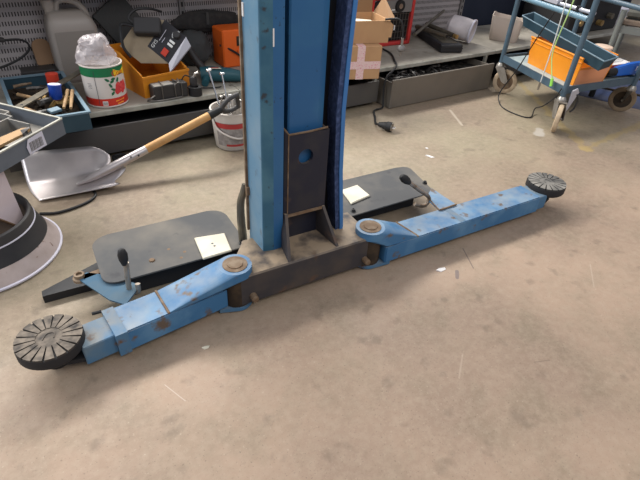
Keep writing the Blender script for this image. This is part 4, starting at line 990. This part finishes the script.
caster(0,0,(.030,-.052),(.86,.5),'wheel'); caster(1,0,(-.022,-.030),(.47,-.88),'wheel'); caster(1,1,(.075,.062),(-.86,-.5),'wheel_dk'); caster(0,1,(.04,.04),(.8,-.6),'wheel_dk')
def cw(s, t, z): return A_ + CP(s,t,z)
# orange bin
o = thing('storage_bin', 'bright orange plastic storage bin on the lower shelf of the cart', 'storage bin', tuple(cw(.58,.36,.2525)))
O_ = cw(.58,.36,.2525)
def CL(s,t,z): return cw(s,t,z) - O_
b = MB(); zb, zt_ = .2525, .425
def slab(mb, s0,t0,s1,t1,z0,z1, fl=.0): mb.hull([CL(s,t,z) for s in (s0,s1) for t in (t0,t1) for z in (z0,z1)]); return mb
b.hull([CL(.25,.155,zb),CL(.94,.155,zb),CL(.25,.165,zb),CL(.94,.165,zb),CL(.22,.135,zt_),CL(.975,.135,zt_),CL(.22,.145,zt_),CL(.975,.145,zt_)])
b.hull([CL(.25,.575,zb),CL(.94,.575,zb),CL(.25,.565,zb),CL(.94,.565,zb),CL(.22,.60,zt_),CL(.975,.60,zt_),CL(.22,.59,zt_),CL(.975,.59,zt_)])
b.hull([CL(.25,.155,zb),CL(.25,.575,zb),CL(.26,.155,zb),CL(.26,.575,zb),CL(.225,.14,.415),CL(.225,.595,.415),CL(.235,.14,.415),CL(.235,.595,.415)])
slab(b,.255,.16,.935,.57,zb,zb+.005); b.build('bin_body', 'orange', o)
MB().hull([CL(.93,.16,zb),CL(.93,.57,zb),CL(.94,.16,zb),CL(.94,.57,zb),CL(.950,.15,.355),CL(.950,.585,.355),CL(.960,.15,.355),CL(.960,.585,.355)]).build('end_wall', 'orange_backlit', o, label='orange end wall, coloured lighter as if lit from behind')
b = MB()
b.tube([CL(.22,.133,zt_-.004),CL(.975,.133,zt_-.004)], .006, 6); b.tube([CL(.22,.6,zt_-.004),CL(.975,.6,zt_-.004)], .006, 6); b.tube([CL(.225,.14,.413),CL(.225,.595,.413)], .006, 6); b.tube([CL(.958,.145,.355),CL(.958,.59,.355)], .006, 6)
b.tube([CL(.223,.134,zt_-.03),CL(.97,.134,zt_-.03)], .003, 6); b.build('bin_rim', 'orange', o)
# teal trough
o = thing('plastic_trough', 'long narrow blue-teal plastic trough lying slanted on the orange bin', 'trough', tuple(cw(.55,.23,.44))); O2 = cw(.55,.23,.44)
def TL(s,t,z): return cw(s,t,z) - O2
def zt2(s): return .515 - (s+.05)/1.22*.068
def wallp(mb, pts_low, pts_high, th):
    mb.hull([p for p in pts_low]+[p+th for p in pts_low]+[p for p in pts_high]+[p+th for p in pts_high]); return mb
s0, s1, t0, t1, h2 = -.05, 1.18, .165, .325, .062
def tz(s, t, k): return zt2(s) + (t-.165)*.10 - h2*k
b = MB(); ne = e2.normalized()*.005; ns = e1.normalized()*.006
wallp(b,[TL(s0+.04,t0+.015,tz(s0,t0,1)),TL(s1-.04,t0+.015,tz(s1,t0,1))],[TL(s0,t0,tz(s0,t0,0)),TL(s1,t0,tz(s1,t0,0))],ne)
wallp(b,[TL(s0+.04,t1-.015,tz(s0,t1,1)),TL(s1-.04,t1-.015,tz(s1,t1,1))],[TL(s0,t1,tz(s0,t1,0)),TL(s1,t1,tz(s1,t1,0))],-ne)
wallp(b,[TL(s0+.04,t0+.015,tz(s0,t0,1)),TL(s0+.04,t1-.015,tz(s0,t1,1))],[TL(s0,t0,tz(s0,t0,0)),TL(s0,t1,tz(s0,t1,0))],ns)
wallp(b,[TL(s1-.04,t0+.015,tz(s1,t0,1)),TL(s1-.04,t1-.015,tz(s1,t1,1))],[TL(s1,t0,tz(s1,t0,0)),TL(s1,t1,tz(s1,t1,0))],-ns)
b.hull([TL(s,t,tz(s,t,1)+k) for s in (s0+.04,s1-.04) for t in (t0+.015,t1-.015) for k in (0,.005)]); b.build('trough_body', 'teal', o)
b = MB(); cs = [TL(s0,t0,tz(s0,t0,0)),TL(s1,t0,tz(s1,t0,0)),TL(s1,t1,tz(s1,t1,0)),TL(s0,t1,tz(s0,t1,0))]
for p,q in zip(cs, cs[1:]+cs[:1]): b.tube([p,q], .0045, 6)
b.build('trough_rim', 'teal_lt', o)
# things at the back of the cart shelf
o = thing('printed_box', 'flat red and white printed carton at the back of the cart shelf', 'carton', tuple(cw(.74,.90,.2525))); O3 = cw(.74,.90,.2525)
b = MB().hull([cw(s,t,z)-O3 for s in (.50,.86) for t in (.64,1.03) for z in (.270,.328)]); b.build('box_body', 'redpl', o)
MB().hull([cw(s,t,z)-O3 for s in (.50,.86) for t in (.64,1.03) for z in (.328,.3295)]).build('printed_top', 'paper', o)
MB().hull([cw(s,t,z)-O3 for s in (.50,.86) for t in (.66,.98) for z in (.2525,.270)]).build('base_tray', 'dkplastic', o)
b = MB()
for k in range(5): b.hull([cw(s,t,z)-O3 for s in (.80-.02*k,.805-.02*k) for t in (.80+.03*(k%2),.95+.04*k) for z in (.3295,.3300)])
b.build('print', 'darktxt', o)
o = thing('lidded_tub', 'small frosted plastic tub with orange contents on the printed carton', 'tub', tuple(cw(.56,.88,.3302)))
MB().lathe([(0,0),(.050,0),(.055,.005),(.056,.028),(0,.028)], 24).build('contents', 'amber', o, smooth=True)
MB().lathe([(0,.0285),(.057,.0285),(.060,.045),(.064,.047),(.064,.058),(.055,.062),(0,.060)], 24).build('tub_lid', 'cleartub', o, smooth=True)
o = thing('blue_power_tool', 'blue power tool with black nose on the right end of the cart shelf', 'power tool', tuple(cw(.945,.90,.2685))); O4 = cw(.945,.90,.2685)
b = MB().hull([cw(s,t,z)-O4 for s,t,z in ((0.880,.72,.272),(0.940,.72,.272),(0.880,.72,.325),(0.930,.72,.32),(0.880,1.12,.2685),(.955,1.15,.2685),(0.880,1.12,.345),(0.940,1.15,.34),(0.885,.92,.345),(0.935,.92,.34))])
bmesh.ops.bevel(b.bm, geom=list(b.bm.edges), offset=.006, segments=2, affect='EDGES'); b.build('tool_body', 'bluetool', o, smooth=True)
MB().tube([cw(.91,.62,.297)-O4, cw(.91,.70,.297)-O4, cw(.91,.735,.297)-O4], [.022,.026,.028], 14).build('nose', 'black', o, smooth=True)
b = MB()
for k in range(4): MB().hull([cw(s,t,z)-O4 for s,t,z in ((.9545,.99+k*.035,.30),(.958,.99+k*.035,.30),(.9545,1.005+k*.035,.30),(.958,1.005+k*.035,.30),(.951,1.01+k*.035,.325),(.953,1.01+k*.035,.325),(.951,1.025+k*.035,.325),(.953,1.025+k*.035,.325))]).build('vent_slot', 'label', o)
b.bm.free()
# clamp hanging at the post, aluminium bar, cables
o = thing('locking_pliers', 'grey locking pliers hanging beside the front right cart post', 'pliers', tuple(cw(1.02,.05,.22))); O5 = cw(1.02,.05,.22)
MB().hull([(.0,-.02,.03),(.03,-.03,.045),(.045,-.035,.02),(.01,-.02,-.09),(.0,-.015,-.10),(.0,-.012,.03),(.03,-.022,.045),(.045,-.027,.02),(.01,-.012,-.09)]).build('jaw', 'silver', o)
MB().tube([(.035,-.028,.01),(.06,-.035,-.03),(.055,-.035,-.08),(.03,-.03,-.10)], .006, 8, curve=True).build('pliers_handle', 'dkplastic', o, smooth=True)
o = thing('aluminium_bar', 'pale metal clamp bar lying along the cart rail', 'bar', tuple(cw(.45,.03,.672))); O6 = cw(.45,.03,.672)
MB().tube([cw(.40,.03,.672)-O6, cw(.99,.045,.676)-O6], .010, 10).build('bar_body', 'silver', o, smooth=True)
MB().hull([cw(s,t,z)-O6 for s in (.38,.56) for t in (.0,.06) for z in (.668,.69)]+[cw(.50,.03,.72)-O6]).build('clamp_head', 'silver', o)
MB().tube([cw(.80,.035,.662)-O6, cw(.80,.035,.690)-O6], .014, 10).build('clamp_nut', 'black', o)
o = thing('earth_cable', 'white cable hanging down from the cart rail over the orange bin', 'cable', tuple(cw(.69,-.04,.70))); O7 = cw(.69,-.04,.70)
MB().tube([cw(.62,.02,1.0)-O7, cw(.694,-.035,.72)-O7, cw(.715,-.04,.45)-O7, cw(.705,-.04,.23)-O7], .0035, 6, curve=True).build('cable_body', 'wirewhite', o, smooth=True)
MB().tube([cw(.705,-.04,.235)-O7, cw(.703,-.04,.185)-O7], .006, 8).build('cable_tip', 'steel', o)
o = thing('earth_cable', 'green and yellow cable with bright green tip hanging from the cart rail', 'cable', tuple(cw(.78,-.05,.70))); O8 = cw(.78,-.05,.70)
MB().tube([cw(.73,.02,1.0)-O8, cw(.788,-.045,.72)-O8, cw(.745,-.05,.45)-O8, cw(.80,-.05,.34)-O8, cw(.850,-.05,.285)-O8], .0035, 6, curve=True).build('cable_body', 'wiregreen', o, smooth=True)
MB().tube([cw(.848,-.05,.29)-O8, cw(.862,-.05,.245)-O8], .009, 8).build('cable_tip', 'greentip', o)
b = MB().tube([cw(.588,-.03,.63), cw(.45,-.035,.43), cw(.33,-.04,.24), V(3.00,2.10,.05), V(2.93,2.03,.006), V(2.868,1.928,.005), V(2.865,1.80,.005), V(2.90,1.755,.005), V(2.95,1.77,.006), V(2.99,1.79,.04), cw(.86,-.06,.12), cw(.96,-.05,.20), cw(.99,-.04,.26)], .0038, 6, curve=True)
tag(b.build('black_cable', 'black', smooth=True), 'thin black cable hanging from the cart rail and looping on the floor', 'cable')

# ------------------------------------------------------------------ far right background
b = MB().prism([(3.66,1.90),(3.89,1.28),(6.6,2.0),(6.4,2.42),(3.95,1.97)], 0, .002)
tag(b.build('floor_mat', 'matblue'), 'dark blue floor mat under the stool behind the cart', 'floor mat')
o = thing('workshop_stool', 'grey tubular stool with worn brown seat behind the cart', 'stool', (3.735,1.825,.002)); 
Ls = [(0,0),(.43,.16),(.18,-.39),(.61,-.23)]
for x, y in Ls:
    l_ = MB().tube([(x,y,.02),(x,y,.60 if (x,y)==(0,0) else .50)], .018, 12).build('leg', 'steeltube', o, smooth=True)
    MB().lathe([(0,0),(.020,0),(.021,.06),(.018,.062)], 12, (x,y,0)).build('rubber_foot', 'black', l_)
fr_ = MB()
for (a,c_) in ((0,1),(1,3),(3,2),(2,0)):
    p, q = V(*Ls[a],0), V(*Ls[c_],0)
    MB().hull([p+V(0,0,.455),p+V(.004,.012,.455),q+V(0,0,.455),q+V(.004,.012,.455),p+V(0,0,.50),p+V(.004,.012,.50),q+V(0,0,.50),q+V(.004,.012,.50)]).build('seat_apron', 'steeltube', o)
    MB().tube([p+V(0,0,.075), q+V(0,0,.075)], .008, 8).build('foot_rail', 'rust_dark', o)
fr_.bm.free()
MB().prism([(.02,.0),(.43,.15),(.60,-.22),(.19,-.37)], .502, .54, bev=.008).build('seat', 'seatbrown', o)
MB().prism([(.05,.0),(.42,.13),(.57,-.20),(.20,-.34)], .548, .60, bev=.015).build('seat_cushion', 'seatpad', o)
MB().prism([(.06,.0),(.41,.12),(.56,-.20),(.21,-.33)], .54, .548).build('seat_gap', 'black', o)
# dark things on the shelf behind the cart
o = thing('metal_cabinet', 'black machine cabinet on the shelf end behind the cart', 'cabinet', (4.75,2.80,SZ))
MB().box((0,0,.20),(.80,.50,.40), bev=.01).build('cabinet_body', 'black', o)
MB().box((-.05,-.256,.30),(.5,.012,.14)).build('front_panel', 'heaterblk', o)
for k, (x, z) in enumerate(((-.28,.10),(-.12,.12),(.06,.08),(.2,.13))): MB().tube([(x,-.25,z),(x,-.30,z)], .025, 12).build('fitting', 'brass' if k%2==0 else 'olive', o)
o = thing('lamp_head', 'pale blue-white lamp head on the shelf end behind the cart post', 'lamp', (5.36,2.68,SZ))
MB().lathe([(0,0),(.05,0),(.085,.06),(.10,.13),(.09,.15),(0,.15)], 20).build('lamp_shade', 'label', o, smooth=True); MB().lathe([(.086,.055),(.102,.12),(.094,.15)], 20, a0=0, a1=PI*2).build('lamp_glass', 'silver', o, smooth=True)
o = tag(MB().box((0,0,0),(1.5,.04,.5), bev=.01).build('hanging_cloth', 'bluejacket'), 'dark blue cloth hanging on the wall at the upper right', 'cloth'); o.location = (6.6,3.11,.60)

# ------------------------------------------------------------------ small litter on the floor
def litter(label, loc, pts, m='paper'):
    b = MB().hull([(x,y,z) for x,y in pts for z in (0,.0015)]+[(pts[0][0],pts[0][1],.006)]); q = tag(b.build('paper_scrap', m), label, 'litter'); q.location = loc
litter('tiny torn white scrap on the floor in front of the right arm', (1.219,.895,.0002), [(-.02,.006),(.0,.012),(.024,.004),(.02,-.007),(-.008,-.008)])
litter('white scrap of paper on the floor behind the right cover plate', (1.874,1.640,.0002), [(-.012,.02),(.01,.016),(.02,-.02),(.0,-.015)])
litter('tiny white fleck on the floor between the cord plug and the paper scrap', (1.937,1.725,.0002), [(-.008,.006),(.008,.006),(.006,-.006),(-.006,-.006)])
litter('small beige scrap on the floor in front of the left arm', (.306,.987,.0002), [(-.012,.004),(.0,.008),(.013,.003),(.006,-.005),(-.006,-.004)], 'cream')
# ------------------------------------------------------------------ camera, light
cam = bpy.data.cameras.new('camera'); co = bpy.data.objects.new('camera', cam); C.objects.link(co)
cam.sensor_width = 36; cam.lens = 480/640*36; cam.clip_start = 0.02
Rm = Matrix(((.8340,.2880,-.4710),(-.5490,.5160,-.6570),(.0540,.8070,.5880)))
xa = V(.8340,-.5490,.0540).normalized(); za = V(-.4710,-.6570,.5880); za = (za - xa*za.dot(xa)).normalized(); ya = za.cross(xa)
co.matrix_world = Matrix.Translation((0,0,1.15)) @ Matrix((xa,ya,za)).transposed().to_4x4()
S.camera = co
w = bpy.data.worlds.new('World'); S.world = w; w.use_nodes = True
w.node_tree.nodes['Background'].inputs['Color'].default_value = (0.86,0.88,1.0,1)
w.node_tree.nodes['Background'].inputs['Strength'].default_value = 0.40
def area(name, loc, target, sx, sy, e, col=(1,1,1)):
    l = bpy.data.lights.new(name, 'AREA'); l.shape = 'RECTANGLE'; l.size = sx; l.size_y = sy; l.energy = e; l.color = col
    o = bpy.data.objects.new(name, l); C.objects.link(o); o.location = loc
    o.rotation_euler = (Vector(target)-Vector(loc)).to_track_quat('-Z','Y').to_euler(); return o
for lx in (-2.6, -0.6, 1.6, 3.8):
    area('overhead_key_fill', (lx,4.9,3.7), (0.7,1.0,0), 1.9, 0.6, 145, (1.0,0.97,0.92))  # key lights from high behind the shelving
area('window_light', (-4.0,2.2,2.6), (0.8,1.2,0.2), 2.5, 2.0, 100, (0.86,0.93,1.0))
area('overhead_key_fill', (1.2,-1.6,3.6), (1.5,2.2,0), 3.5, 1.5, 75, (1.0,0.97,0.93))  # added fill from the front, no known lamp there
S.view_settings.view_transform = 'Standard'
S.view_settings.look = 'None'
S.view_settings.exposure = 0.08
